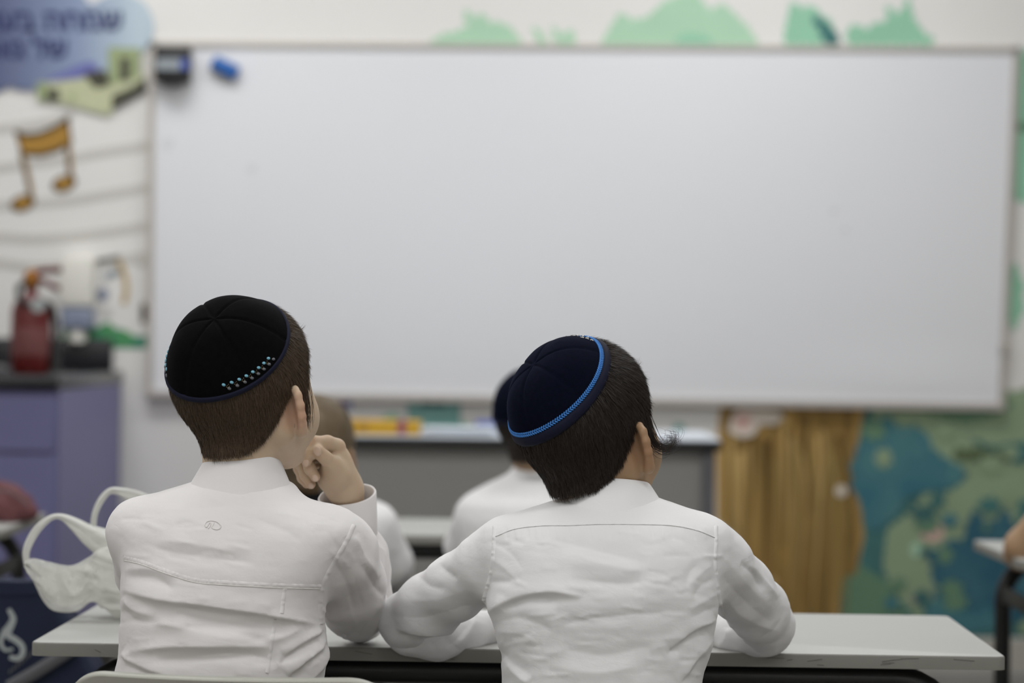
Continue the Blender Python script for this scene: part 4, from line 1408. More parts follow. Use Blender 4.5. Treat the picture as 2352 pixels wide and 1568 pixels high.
def creases(seed, n, box, ang=(-14, 14)):
    # many small sharp creases scattered over a patch of cloth
    r_ = random.Random(seed)
    out = []
    for _ in range(n):
        x, y = r_.uniform(box[0], box[2]), r_.uniform(box[1], box[3])
        a = math.radians(r_.uniform(*ang)); L = r_.uniform(25, 75)
        dx, dy = math.cos(a) * L / 2, math.sin(a) * L / 2
        b = r_.uniform(-9, 9)
        out.append(([(x - dx, y - dy), (x - dy * b / L, y + dx * b / L), (x + dx, y + dy)], r_.uniform(5, 9), r_.choice((-1, 1, 1)) * r_.uniform(0.25, 0.6)))
    return out


def make_shirt(torso, arms, h, folds, seed, sub=1, kk=0.02, wr=0.0006):
    allp = np.array([p[:3] for a in arms for p in a])
    lo, hi = allp.min(0) - 0.055, allp.max(0) + 0.055
    if torso: lo = np.minimum(lo, np.array(torso.lo) - 0.01); hi = np.maximum(hi, np.array(torso.hi) + 0.01)
    g = Grid(lo, hi, h)
    if torso:
        sl = g.block(torso.lo, torso.hi, 0.02)
        g.put(sl, torso.field(*g.coords(sl)))
    for a in arms:
        ga = Grid(lo, hi, h)
        ga.chain(a, 0.012)
        g.d = combine(g.d, ga.d, kk)
    me = g.mesh('shirt')
    if sub: me = subdivide(me, sub)
    for p in (me,):
        p.polygons.foreach_set('use_smooth', np.ones(len(p.polygons), bool))
    v, n = get_v(me), get_n(me)
    f = fold_field(project(v), folds) if folds else np.zeros(len(v))
    f = f * np.clip(0.35 - n[:, 1], 0, 0.5) / 0.5
    if wr: f = f + fine_wrinkles(v, seed, wr)
    set_v(me, v + n * f[:, None])
    return me


def make_collar(parent, base, top, rb, rt, m, tilt=(0, 0), h_front=0.55, name='collar'):
    """folded shirt collar: stand inside, leaf outside"""
    base, top = Vector(base), Vector(top)
    NT = 72
    rows = []
    prof = [(0.0, 0.00, -0.004), (0.0, 0.9, -0.003), (0.02, 1.0, -0.0015), (0.03, 1.02, 0.0008), (0.05, 0.97, 0.003), (0.5, 0.5, 0.0045), (1.0, 0.04, 0.006), (1.0, 0.0, 0.0045), (0.9, 0.05, 0.003), (0.5, 0.5, 0.001)]
    for (fl, v, o) in prof:
        row = []
        for k in range(NT):
            th = 2 * math.pi * k / NT
            fr = (1 + math.sin(th)) / 2            # 1 at the throat, 0 at the nape
            hh = 1 - (1 - h_front) * fr ** 2
            c = base.lerp(top, v * hh)
            rx = rt[0] + (rb[0] - rt[0]) * (1 - v if fl == 0 else max(1 - v, 0))
            ry = rt[1] + (rb[1] - rt[1]) * (1 - v if fl == 0 else max(1 - v, 0))
            rx += 0.6 * o; ry += 0.6 * o
            p = Vector((rx * math.cos(th), ry * math.sin(th), 0))
            p.z += tilt[0] * p.x + tilt[1] * p.y + 0.0012 * math.sin(3 * th + 1) * v
            row.append(c + p)
        rows.append(row)
    mb = MB().strip(rows, True, closed=True)
    me = mb.mesh(name)
    me = subdivide(me, 1)
    for p in me.polygons: p.use_smooth = True
    return link_mesh(name, me, m, parent)


def make_legs(parent, hipx, hipy, spread=0.075):
    """trousers and shoes of a seated child"""
    g = Grid((hipx - 0.2, hipy - 0.13, 0.03), (hipx + 0.2, hipy + 0.42, 0.56), 0.007)
    g.cone((hipx - 0.05, hipy, 0.485), (hipx + 0.05, hipy, 0.485), 0.078, 0.078, 0.02)
    for s in (-1, 1):
        g.chain([(hipx + s * 0.06, hipy + 0.01, 0.462, 0.062), (hipx + s * spread, hipy + 0.30, 0.458, 0.050)], 0.02)
        g.chain([(hipx + s * spread, hipy + 0.30, 0.455, 0.050), (hipx + s * spread, hipy + 0.28, 0.26, 0.046), (hipx + s * spread, hipy + 0.27, 0.085, 0.045)], 0.015)
    link_mesh('trousers', g.mesh('trousers'), M['trousers'], parent)
    for s in (-1, 1):
        g = Grid((hipx + s * spread - 0.06, hipy + 0.18, -0.002), (hipx + s * spread + 0.06, hipy + 0.48, 0.12), 0.005)
        g.chain([(hipx + s * spread, hipy + 0.255, 0.042, 0.034), (hipx + s * spread, hipy + 0.34, 0.040, 0.036), (hipx + s * spread, hipy + 0.41, 0.034, 0.032)], 0.02)
        g.cone((hipx + s * spread, hipy + 0.265, 0.05), (hipx + s * spread, hipy + 0.27, 0.09), 0.035, 0.036, 0.02)
        sl = g.block((-9, -9, -9), (9, 9, 9), 0)
        g.put(sl, 0.004 - np.broadcast_to(g.coords(sl)[2], g.d.shape), 0.004, 'and')
        link_mesh('shoe', g.mesh('shoe'), M['shoe'], parent)


def flat_hand(wrist, fwd, inward, up=(0, 0, 1)):
    """a relaxed hand lying on the desk: palm and five fingers, each a short bent chain"""
    w, f, i, u = Vector(wrist), Vector(fwd).normalized(), Vector(inward).normalized(), Vector(up)
    out = []
    P = lambda a, b, c, r: tuple(w + f * a + i * b + u * c) + (r,)
    for b in (-0.016, -0.006, 0.006, 0.015):
        out.append([P(0.0, b * 0.6, 0, 0.012), P(0.048, b, 0.003, 0.0095)])
    for k, (b, L) in enumerate(((0.017, 0.046), (0.006, 0.052), (-0.006, 0.048), (-0.017, 0.038))):
        out.append([P(0.048, b, 0.003, 0.0078), P(0.048 + L * 0.45, b * 1.1, 0.004, 0.0068), P(0.048 + L * 0.78, b * 1.12, -0.003, 0.0062), P(0.048 + L, b * 1.12, -0.010, 0.0055)])
    out.append([P(0.012, 0.014, 0, 0.010), P(0.032, 0.030, -0.002, 0.0085), P(0.050, 0.036, -0.005, 0.0070), P(0.062, 0.036, -0.008, 0.0060)])
    return out


# ================================================================ boy with the beaded black cap
YL = 2.85
boyA = thing('person', (at(515, 1500, YL).x, YL, 0), 'boy in white shirt and beaded black cap resting chin on hand', 'person')
torsoA = Torso([(1098, 470, 650, 0.046, 2.872), (1112, 428, 676, 0.056, 2.870), (1128, 376, 690, 0.064, 2.866), (1148, 330, 716, 0.071, 2.862), (1170, 304, 770, 0.077, 2.858), (1208, 282, 806, 0.084, 2.853),
                (1250, 279, 802, 0.089, 2.850), (1300, 282, 782, 0.092, 2.848), (1350, 279, 758, 0.092, 2.848), (1400, 281, 745, 0.090, 2.850), (1446, 276, 748, 0.090, 2.852), (1500, 275, 752, 0.092, 2.855),
                (1545, 266, 744, 0.094, 2.860), (1620, 262, 738, 0.096, 2.862), (1800, 270, 730, 0.098, 2.866), (1920, 275, 728, 0.098, 2.868)])
armA_r = px_chain([(752, 1242, 2.865, 0.0425), (778, 1270, 2.885, 0.0455), (800, 1340, 2.96, 0.045), (816, 1395, 3.05, 0.039), (826, 1418, 3.105, 0.0325)])
foreA = px_chain([(828, 1414, 3.11, 0.034), (846, 1370, 3.10, 0.0285), (846, 1310, 3.085, 0.0265), (838, 1270, 3.07, 0.0275), (808, 1225, 3.05, 0.0290)])
armA_l = px_chain([(322, 1222, 2.87, 0.040), (345, 1310, 2.95, 0.041), (372, 1402, 3.07, 0.034), (400, 1408, 3.10, 0.031), (470, 1405, 3.20, 0.027)])
MhA = head_matrix(at(562, 893, 2.862), 34, 4, 3)
neckA = at(556, 1118, 2.868)
wl = at(470, 1405, 3.20)
bodyA_me = body_mesh(torsoA, [armA_r, foreA, armA_l], MhA, neckA, 34, 0.0023, [flat_hand(wl, (0.5, 0.8, 0), (-0.8, 0.5, 0))])

# the hand under the chin: palm, four curled fingers, thumb
def hpx(l): return px_chain(l)
hg_pts = dict(
    palm=[hpx([(803, 1158, 3.040, 0.0185), (797, 1128, 3.032, 0.0190), (785, 1100, 3.022, 0.0200)]),
          hpx([(792, 1118, 3.028, 0.0190), (775, 1062, 3.016, 0.0165), (770, 1030, 3.012, 0.0125)]),
          hpx([(780, 1115, 3.026, 0.0190), (762, 1098, 3.012, 0.0160), (760, 1078, 3.000, 0.0130)]),
          hpx([(795, 1105, 3.040, 0.0160), (772, 1045, 3.040, 0.0150)])],
    index=[hpx([(774, 1026, 3.010, 0.0108), (752, 1017, 2.996, 0.0092), (722, 1016, 2.985, 0.0082), (708, 1042, 2.980, 0.0074), (704, 1060, 2.979, 0.0064)])],
    middle=[hpx([(772, 1036, 3.022, 0.0105), (736, 1030, 3.010, 0.0090), (701, 1043, 2.998, 0.0079), (712, 1076, 2.990, 0.0072), (724, 1095, 2.988, 0.0062)])],
    ring=[hpx([(772, 1050, 3.032, 0.0100), (730, 1045, 3.022, 0.0086), (690, 1062, 3.010, 0.0074), (702, 1092, 3.002, 0.0068), (714, 1112, 3.000, 0.0059)])],
    pinky=[hpx([(774, 1062, 3.042, 0.0094), (728, 1060, 3.032, 0.0078), (686, 1076, 3.020, 0.0064), (694, 1098, 3.014, 0.0059), (704, 1112, 3.012, 0.0051)])],
    thumb=[hpx([(776, 1090, 3.000, 0.0140), (764, 1066, 2.988, 0.0108), (746, 1050, 2.978, 0.0082), (733, 1036, 2.973, 0.0070)])])
allh = np.array([p[:3] for v_ in hg_pts.values() for c in v_ for p in c])
hg = Grid(allh.min(0) - 0.025, allh.max(0) + 0.025, 0.0011)
for c in hg_pts['palm']: hg.chain(c, 0.010)
for fn in ('pinky', 'ring', 'middle', 'index', 'thumb'):
    gf = Grid(allh.min(0) - 0.025, allh.max(0) + 0.025, 0.0011)
    for c in hg_pts[fn]: gf.chain(c, 0.0035)
    hg.d = combine(hg.d, gf.d, 0.010 if fn == 'thumb' else 0.0022)
hand_me = hg.mesh('hand')
bodyA_me = join_meshes('body', bodyA_me, hand_me)
earA = [(MhA @ Vector((s * 0.078, 0.0, -0.03)), 0.030, 0.65) for s in (-1, 1)]
tips = [(Vector(hg_pts[f_][0][-1][:3]), 0.012, 0.25) for f_ in ('thumb', 'index', 'middle', 'ring', 'pinky')]
kn = [(Vector(hg_pts['index'][0][2][:3]), 0.014, 0.3), (Vector(hg_pts['index'][0][0][:3]), 0.014, 0.35)]
blush(bodyA_me, earA + tips + kn)
bodyA = link_mesh('body', bodyA_me, M['skin_pale'], boyA)
for (x, y, Y, rx, rz, an) in ((729, 1036, 2.9672, 0.0050, 0.0062, -24), (703, 1063, 2.9732, 0.0038, 0.0046, 8), (724, 1098, 2.9822, 0.0038, 0.0046, -24), (715, 1115, 2.9945, 0.0035, 0.0042, -24)):
    bm = bmesh.new(); bmesh.ops.create_uvsphere(bm, u_segments=16, v_segments=10, radius=1.0)
    bm.transform(Matrix.Translation(at(x, y, Y)) @ Matrix.Rotation(math.radians(an), 4, 'Y') @ Matrix.Diagonal((rx, 0.0014, rz, 1)))
    MB().from_bm(bm, smooth=True).build('fingernail', M['nail'], bodyA, sharp=False)

# his shirt
c3 = lambda x, y: (240 + x / 2.861, 1020 + y / 2.861)
foldsA = [([c3(110, 955), c3(350, 1010), c3(700, 1060), c3(1100, 1120), c3(1430, 1190)], 26, 4.5, 1),
          ([c3(480, 1075), c3(750, 1130), c3(1100, 1185)], 24, -3.2),
          ([c3(330, 690), c3(600, 730), c3(1000, 780)], 24, -2.6),
          ([c3(330, 630), c3(620, 660), c3(900, 720)], 28, 2.0),
          ([c3(150, 870), c3(330, 880), c3(460, 960)], 18, -2.6),
          ([c3(130, 830), c3(300, 820), c3(480, 880)], 16, 1.8),
          ([c3(170, 1360), c3(420, 1330), c3(760, 1330), c3(1100, 1330)], 26, 3.6, 1),
          ([c3(330, 1420), c3(600, 1400), c3(900, 1380), c3(1150, 1430)], 24, -3.6),
          ([c3(160, 1200), c3(400, 1180), c3(700, 1250), c3(1000, 1290)], 26, 2.2),
          ([c3(520, 1190), c3(800, 1220), c3(1050, 1290)], 24, -2.6),
          ([c3(1440, 1210), c3(1330, 1280), c3(1180, 1390)], 15, 3.4, -1), ([c3(1400, 1290), c3(1280, 1340), c3(1150, 1450)], 13, -3.0),
          ([c3(1455, 1250), c3(1380, 1370), c3(1200, 1520)], 15, 3.4, -1), ([c3(1420, 1370), c3(1320, 1450), c3(1220, 1560)], 12, -3.0),
          ([c3(1460, 1320), c3(1430, 1430), c3(1330, 1568)], 13, 3.0), ([c3(1300, 1200), c3(1180, 1260), c3(1060, 1290)], 14, 2.0),
          ([c3(110, 1370), c3(200, 1440), c3(450, 1540)], 18, 3.0, 1), ([c3(140, 1440), c3(260, 1500), c3(420, 1568)], 14, -2.4),
          ([c3(130, 1000), c3(190, 1080), c3(330, 1120)], 14, 2.2), ([c3(120, 1080), c3(220, 1160), c3(360, 1170)], 14, -1.8),
          ([c3(1180, 400), c3(1400, 450), c3(1560, 520)], 18, -1.3), ([c3(500, 420), c3(800, 400), c3(960, 330)], 22, -1.3),
          ([c3(640, 330), c3(860, 400), c3(1160, 430)], 20, 1.2), ([c3(980, 480), c3(1180, 560), c3(1300, 640)], 20, -1.3),
          # sleeve
          ([c3(1500, 740), c3(1600, 930), c3(1640, 1120)], 16, -2.0), ([c3(1640, 600), c3(1690, 720), c3(1800, 880)], 13, 2.4),
          ([c3(1700, 780), c3(1760, 900), c3(1840, 1000)], 10, -2.2), ([c3(1430, 1080), c3(1520, 1180), c3(1600, 1260)], 10, 2.6, 1),
          ([c3(1480, 1150), c3(1540, 1220), c3(1580, 1270)], 8, -2.2), ([c3(1840, 1020), c3(1740, 1140), c3(1660, 1230)], 12, 1.8)]
foldsA += creases(31, 26, (300, 1180, 740, 1300), (-10, 25)) + creases(32, 34, (290, 1330, 740, 1550), (-12, 16)) + creases(33, 16, (690, 1440, 750, 1560), (110, 150)) + creases(34, 14, (760, 1230, 880, 1440), (50, 80))
shirtA_me = make_shirt(torsoA, [armA_r, armA_l], 0.0042, foldsA, 1, kk=0.022)
shirtA = link_mesh('shirt', shirtA_me, M['shirt'], boyA)
fs_me = make_shirt(None, [foreA], 0.0035,
                   [([(850, 1240), (880, 1275), (872, 1340)], 8, 2.4), ([(840, 1300), (865, 1330), (885, 1350)], 8, -2.4), ([(835, 1265), (850, 1285), (872, 1300)], 8, -2.0)], 5)
link_mesh('sleeve', fs_me, M['shirt'], shirtA)
bvhA = BVHTree.FromObject(shirtA, bpy.context.evaluated_depsgraph_get()) if False else BVHTree.FromPolygons([tuple(x) for x in get_v(shirtA_me)], [tuple(p.vertices) for p in shirtA_me.polygons])
seam_strip(bvhA, [c3(128, 745), c3(250, 775), c3(400, 830), c3(590, 890), c3(760, 905), c3(1100, 925), c3(1430, 935)], 12, 0.0005, 260, 'yoke_seam', M['shirt'], shirtA, 0.0005, 8)
thread(bvhA, [c3(128, 762), c3(250, 792), c3(400, 848), c3(592, 906), c3(760, 922), c3(1100, 940), c3(1430, 950)], 0.0005, 120, 'seam_line', M['stitch'], shirtA)
seam_strip(bvhA, [c3(1640, 530), c3(1590, 640), c3(1520, 760), c3(1455, 880), c3(1425, 980), c3(1418, 1080), c3(1428, 1180)], 13, 0.0010, 110, 'sleeve_seam', M['shirt'], shirtA, 0.0004, 11)
seam_strip(bvhA, [c3(1185, 945), c3(1165, 1110)], 12, 0.0007, 30, 'back_pleat', M['shirt'], shirtA, 0.0003, 8)
seam_strip(bvhA, [c3(1120, 1150), c3(1100, 1300), c3(1070, 1500)], 12, 0.0007, 50, 'back_pleat', M['shirt'], shirtA, 0.0003, 9)
# stitched monogram
thread(bvhA, [c3(668, 548), c3(660, 535), c3(672, 512), c3(705, 504), c3(745, 515), c3(765, 540), c3(750, 560), c3(722, 560), c3(705, 548), c3(716, 528), c3(722, 515)], 0.00055, 70, 'monogram', M['stitch'], shirtA, 0.0007)
thread(bvhA, [c3(672, 548), c3(690, 520), c3(698, 520), c3(694, 540), c3(682, 556)], 0.0005, 40, 'monogram', M['stitch'], shirtA, 0.0007)
collA = make_collar(shirtA, at(552, 1160, 2.868), at(561, 1048, 2.866), (0.0680, 0.062), (0.0435, 0.047), M['shirt'], tilt=(-0.04, -0.17))
# cuff of the raised arm
def make_cuff(name, parent, p0, p1, rx0, rx1, ry, m, turn=0.0):
    ax = (p1 - p0).normalized()
    fx = (Vector((math.cos(turn), math.sin(turn), 0)) - ax * ax.dot(Vector((math.cos(turn), math.sin(turn), 0)))).normalized()
    fy = ax.cross(fx)
    rows = []
    L_ = (p1 - p0).length
    for (t, o) in ((0.0, -0.003), (0.0, 0.0), (0.02, 0.0012), (0.5, 0.0014), (0.97, 0.0012), (1.0, 0.0), (1.0, -0.0014), (0.97, -0.002), (0.5, -0.002), (0.05, -0.002)):
        rx = rx0 + (rx1 - rx0) * t
        rows.append([p0.lerp(p1, t) + fx * ((rx + o) * math.copysign(abs(math.cos(a)) ** 0.85, math.cos(a))) + fy * ((ry + o) * math.sin(a)) + ax * (0.004 * math.sin(a + 0.6) * t) for a in [2 * math.pi * k / 64 for k in range(64)]])
    return MB().strip(rows, True, closed=True).build(name, m, parent, sharp=False)


make_cuff('cuff', shirtA, at(806, 1229, 3.052), at(797, 1135, 3.034), 0.0325, 0.0360, 0.026, M['shirt'])
make_legs(boyA, at(505, 1600, YL).x, YL + 0.03)

# his hair and cap
capA_frame = cap_frame(40, 11)
BETA_A = math.radians(63.5)
def shapeA(th, ph):
    return 0.004 * math.exp(-((ph - 0.45) / 0.3) ** 2) * (0.6 + 0.4 * math.cos(th - 2.6)) - 0.0012 * math.exp(-(ph / 0.16) ** 2)
gh = Grid(np.array(MhA.translation) - 0.125, np.array(MhA.translation) + 0.125, 0.0028)
sl = gh.block((-9, -9, -9), (9, 9, 9), 0)
gh.put(sl, hair_field(*to_local(MhA.inverted(), *gh.coords(sl))))
shellA = gh.mesh('hair')
def keep_factory(frame, beta):
    ax = np.array(frame[0])
    def keep(loc):
        d = loc - CRAN_C
        c = (d @ ax) / (np.linalg.norm(d, axis=1) + 1e-9)
        return c < math.cos(beta - 0.10)
    return keep
strA = hairs('hair', shellA, MhA, 84000, 0.0105, 3, keep_factory(capA_frame, BETA_A), top_long=1.5)
hairA = link_mesh('hair', join_meshes('hair', shellA, strA), M['hair_brown'], boyA)
capA = make_cap(boyA, MhA, capA_frame, BETA_A, shapeA, M['velvet_black'], M['satin_navy'], 0.006, 6, 0.35)


def lock(name, parent, Mh, pts, n, w, spread, m, seed, root_r=0.004, dome=None):
    """a lock of longer hairs in front of the ear"""
    r = random.Random(seed)
    mb = MB()
    for i in range(n):
        j = [r.gauss(0, 1) for _ in range(3)]
        P = []
        for k, p in enumerate(pts):
            t = k / (len(pts) - 1)
            s = root_r + spread * t
            P.append(Mh @ (Vector(p) + Vector((j[0] * s * 0.4, j[1] * s, j[2] * s * 0.6)) + Vector((r.gauss(0, 0.0006), r.gauss(0, 0.0006), 0))))
        c = spline(P, 14)
        mb.tube(c, [w * (1 - 0.75 * q / 13) for q in range(14)], 4, cap=False)
    return mb.build(name, m, parent, sharp=False)


lock('side_lock', hairA, MhA, [(0.068, 0.022, 0.012), (0.070, 0.024, -0.010), (0.070, 0.024, -0.030), (0.069, 0.021, -0.044), (0.068, 0.019, -0.050)], 150, 0.00028, 0.0022, M['hair_brown'], 4)


# beads on the rim of the black cap: two rows of oval stones with tiny gold beads between
def cap_stone(frame, Mh, shape, th, ph, rx, ry, rz, name, m, parent, spin=0.0):
    p = cap_point(th, ph, frame, 0.0092 + shape(th, ph))
    q = cap_point(th + 0.02, ph, frame, 0.0092 + shape(th, ph)); s = cap_point(th, ph + 0.02, frame, 0.0092 + shape(th, ph))
    t1 = (q - p).normalized(); t2 = (s - p).normalized(); nn = t1.cross(t2).normalized()
    B = Matrix((t1, t2, nn)).transposed().to_4x4()
    bm = bmesh.new(); bmesh.ops.create_icosphere(bm, subdivisions=2 if rx > 0.001 else 1, radius=1.0)
    bm.transform(Mh @ Matrix.Translation(p) @ B @ Matrix.Rotation(spin, 4, 'Z') @ Matrix.Diagonal((rx, ry, rz, 1)))
    return MB().from_bm(bm, smooth=True).build(name, m, parent, sharp=False)


def bead_row(th_a, th_b, n, parent):
    for k in range(n):
        th = th_a + (th_b - th_a) * k / (n - 1)
        cap_stone(capA_frame, MhA, shapeA, th, BETA_A - 0.165, 0.0024, 0.0018, 0.0014, 'blue_stone', M['bead_blue'], parent, 0.7)
        cap_stone(capA_frame, MhA, shapeA, th + (th_b - th_a) / (n - 1) * 0.5, BETA_A - 0.10, 0.0024, 0.0018, 0.0014, 'grey_stone', M['bead_grey'], parent, 0.7)
        mb = MB()
        if k < n - 1:
            for (da, dp) in ((0.42, -0.145), (0.62, -0.155), (0.42, -0.118), (0.62, -0.128), (0.3, -0.13)):
                p = cap_point(th + (th_b - th_a) / (n - 1) * (da - 0.05), BETA_A + dp, capA_frame, 0.0094 + shapeA(th, BETA_A + dp))
                bm = bmesh.new(); bmesh.ops.create_icosphere(bm, subdivisions=1, radius=0.00042)
                bm.transform(MhA @ Matrix.Translation(p)); mb.from_bm(bm, smooth=True)
            mb.build('gold_beads', M['bead_gold'], parent, sharp=False)


bead_row(math.radians(-63), math.radians(-12), 8, capA)
bead_row(math.radians(-166), math.radians(-134), 6, capA)

# ================================================================ boy with the blue braided cap
YR = 2.85
boyB = thing('person', (at(1390, 1500, YR).x, YR, 0), 'boy in white shirt and navy cap with blue braid leaning on desk', 'person')
torsoB = Torso([(1125, 1335, 1480, 0.044, 2.878), (1142, 1296, 1515, 0.052, 2.876), (1158, 1250, 1562, 0.060, 2.872), (1176, 1196, 1606, 0.069, 2.868), (1200, 1146, 1642, 0.077, 2.862), (1230, 1128, 1652, 0.083, 2.857),
                (1280, 1122, 1656, 0.089, 2.852), (1330, 1122, 1655, 0.092, 2.850), (1380, 1120, 1652, 0.092, 2.850), (1415, 1124, 1646, 0.090, 2.851), (1440, 1133, 1642, 0.089, 2.853), (1500, 1147, 1628, 0.089, 2.857),
                (1560, 1153, 1612, 0.091, 2.861), (1640, 1152, 1606, 0.094, 2.864), (1800, 1150, 1610, 0.098, 2.868), (1920, 1150, 1612, 0.098, 2.868)])
armB_l = px_chain([(1168, 1262, 2.862, 0.036), (1120, 1292, 2.885, 0.036), (1050, 1345, 2.945, 0.0385), (985, 1390, 2.995, 0.038), (932, 1424, 3.035, 0.0335), (936, 1444, 3.05, 0.0310)])
foreB_l = px_chain([(940, 1452, 3.045, 0.0300), (1005, 1464, 3.06, 0.0275), (1062, 1456, 3.10, 0.0270), (1110, 1447, 3.14, 0.0250)])
armB_r = px_chain([(1612, 1262, 2.862, 0.038), (1652, 1292, 2.885, 0.038), (1700, 1350, 2.945, 0.0385), (1740, 1400, 3.0, 0.0375), (1762, 1435, 3.04, 0.0330), (1762, 1452, 3.05, 0.0300)])
foreB_r = px_chain([(1756, 1458, 3.05, 0.0285), (1700, 1462, 3.10, 0.0250), (1650, 1452, 3.14, 0.0245), (1600, 1446, 3.18, 0.0240)])
MhB = head_matrix(at(1348, 985, 2.872), 38, 2, 8)
neckB = at(1400, 1140, 2.88)
whl, whr = at(1112, 1452, 3.15), at(1600, 1448, 3.18)
bodyB_me = body_mesh(torsoB, [armB_l, foreB_l, armB_r, foreB_r], MhB, neckB, 34, 0.0023,
                     [flat_hand(whl, (0.9, 0.4, 0), (0.4, -0.9, 0)), flat_hand(whr, (-0.9, 0.35, 0), (-0.35, -0.9, 0))])
blush(bodyB_me, [(MhB @ Vector((s * 0.078, 0.0, -0.03)), 0.030, 0.4) for s in (-1, 1)])
bodyB = link_mesh('body', bodyB_me, M['skin_tan'], boyB)
c4 = lambda x, y: (860 + x / 2.352, 1080 + y / 2.352)
foldsB = [([c4(600, 775), c4(760, 690), c4(950, 655), c4(1120, 680)], 22, 3.8, 1), ([c4(690, 745), c4(830, 700), c4(1000, 705)], 17, -3.2),
          ([c4(960, 370), c4(1250, 440), c4(1480, 500)], 26, -2.8), ([c4(1000, 440), c4(1250, 510), c4(1450, 545)], 24, 1.8), ([c4(1050, 580), c4(1300, 610), c4(1500, 600)], 24, -2.2),
          ([c4(640, 830), c4(760, 800), c4(880, 830), c4(960, 870)], 20, -1.8), ([c4(650, 870), c4(780, 880), c4(880, 930)], 18, 1.4), ([c4(1000, 830), c4(1300, 790), c4(1700, 760)], 20, -1.6),
          ([c4(1845, 805), c4(1740, 850), c4(1600, 960)], 17, 2.8, -1), ([c4(1800, 860), c4(1700, 900), c4(1580, 1000)], 14, -2.4), ([c4(1830, 900), c4(1740, 1010), c4(1650, 1148)], 16, 2.8), ([c4(1780, 1000), c4(1720, 1080), c4(1660, 1150)], 13, -2.2),
          ([c4(660, 960), c4(740, 1040), c4(850, 1110)], 18, -1.8), ([c4(690, 1020), c4(780, 1110), c4(840, 1150)], 16, 2.4), ([c4(1000, 960), c4(1240, 1000), c4(1500, 950)], 26, -1.5), ([c4(950, 1060), c4(1200, 1090), c4(1420, 1060)], 24, 1.5),
          ([c4(1750, 500), c4(1700, 560), c4(1680, 640)], 12, -0.8), ([c4(1840, 500), c4(1760, 560), c4(1700, 620)], 10, 0.8), ([c4(1850, 580), c4(1770, 620), c4(1720, 690)], 10, -0.9), ([c4(1860, 660), c4(1790, 700), c4(1700, 750)], 10, 1.0), ([c4(1870, 730), c4(1790, 760), c4(1700, 800)], 10, -0.9),
          ([c4(650, 400), c4(740, 450), c4(800, 540)], 12, -0.7), ([c4(640, 480), c4(720, 540), c4(790, 620)], 11, 0.7), ([c4(620, 600), c4(700, 600), c4(800, 580)], 11, -1.3),
          # left sleeve
          ([c4(350, 505), c4(390, 550), c4(450, 590)], 12, -1.4), ([c4(235, 565), c4(290, 620), c4(380, 650)], 12, -1.4),
          ([c4(110, 850), c4(260, 880), c4(400, 870), c4(580, 780)], 15, 2.6, 1), ([c4(130, 890), c4(280, 920), c4(400, 900)], 9, -2.6), ([c4(120, 700), c4(300, 700), c4(520, 640)], 20, 1.0), ([c4(100, 790), c4(300, 790), c4(560, 710)], 18, -1.1),
          # right sleeve
          ([c4(1980, 500), c4(2050, 560), c4(2090, 650)], 11, -2.4), ([c4(2030, 505), c4(2090, 580), c4(2180, 690)], 9, 2.0), ([c4(1890, 470), c4(2000, 600), c4(2160, 760)], 17, 1.2), ([c4(1880, 560), c4(1980, 690), c4(2150, 830)], 17, -1.3),
          ([c4(1890, 680), c4(2000, 790), c4(2200, 880)], 14, 1.6), ([c4(1920, 850), c4(1960, 930), c4(2050, 985)], 9, -2.4), ([c4(2220, 740), c4(2180, 840), c4(2060, 930)], 14, -1.4)]
foldsB += creases(41, 44, (1140, 1220, 1640, 1400), (-8, 18)) + creases(42, 30, (1170, 1410, 1610, 1560), (-16, 14))
for k in range(20):   # gathers below the yoke
    x = 1160 + k * 24
    foldsB.append(([(x, 1206), (x + 3, 1222), (x + 5, 1240)], 5, 0.5 * (1 if k % 2 else -1)))
shirtB_me = make_shirt(torsoB, [armB_l, armB_r], 0.0042, foldsB, 2, kk=0.024)

shirtB = link_mesh('shirt', shirtB_me, M['shirt_b'], boyB)
for ch, fl_ in ((foreB_l, [(c4(250, 970), c4(300, 900)), ([c4(300, 960), c4(350, 920), c4(400, 890)], 13, -1.6), ([c4(440, 950), c4(500, 880), c4(550, 800)], 13, 1.8), ([c4(390, 960), c4(450, 910), c4(520, 820)], 12, -1.6)][1:]),
                (foreB_r, [([c4(1850, 960), c4(1900, 910), c4(1910, 850)], 12, 1.6)])):
    me_ = make_shirt(None, [ch], 0.0036, fl_, 6)
    link_mesh('sleeve', me_, M['shirt_b'], shirtB)
bvhB = BVHTree.FromPolygons([tuple(x) for x in get_v(shirtB_me)], [tuple(p.vertices) for p in shirtB_me.polygons])
seam_strip(bvhB, [c4(655, 355), c4(760, 315), c4(900, 298), c4(1050, 296), c4(1200, 290), c4(1400, 290), c4(1600, 296), c4(1740, 322), c4(1842, 362)], 5, 0.0006, 150, 'yoke_seam', M['shirt_b'], shirtB, 0.0003, 7)
thread(bvhB, [c4(655, 358), c4(760, 318), c4(900, 301), c4(1050, 299), c4(1200, 293), c4(1400, 293), c4(1600, 299), c4(1740, 325), c4(1842, 365)], 0.0005, 120, 'seam_line', M['seam_shade'], shirtB, 0.0001)  # thin grey line, the yoke seam's shade put in as colour
seam_strip(bvhB, [c4(648, 300), c4(645, 380), c4(640, 460), c4(628, 560), c4(606, 640), c4(590, 700)], 10, 0.0012, 90, 'sleeve_seam', M['shirt_b'], shirtB, 0.0005, 10)
seam_strip(bvhB, [c4(1846, 300), c4(1846, 400), c4(1842, 500), c4(1852, 600), c4(1866, 700), c4(1884, 790)], 10, 0.0012, 100, 'sleeve_seam', M['shirt_b'], shirtB, 0.0005, 10)
collB = make_collar(shirtB, at(1392, 1216, 2.880), at(1402, 1116, 2.876), (0.0800, 0.076), (0.0460, 0.049), M['shirt_b'], tilt=(0.07, -0.22), h_front=0.75)
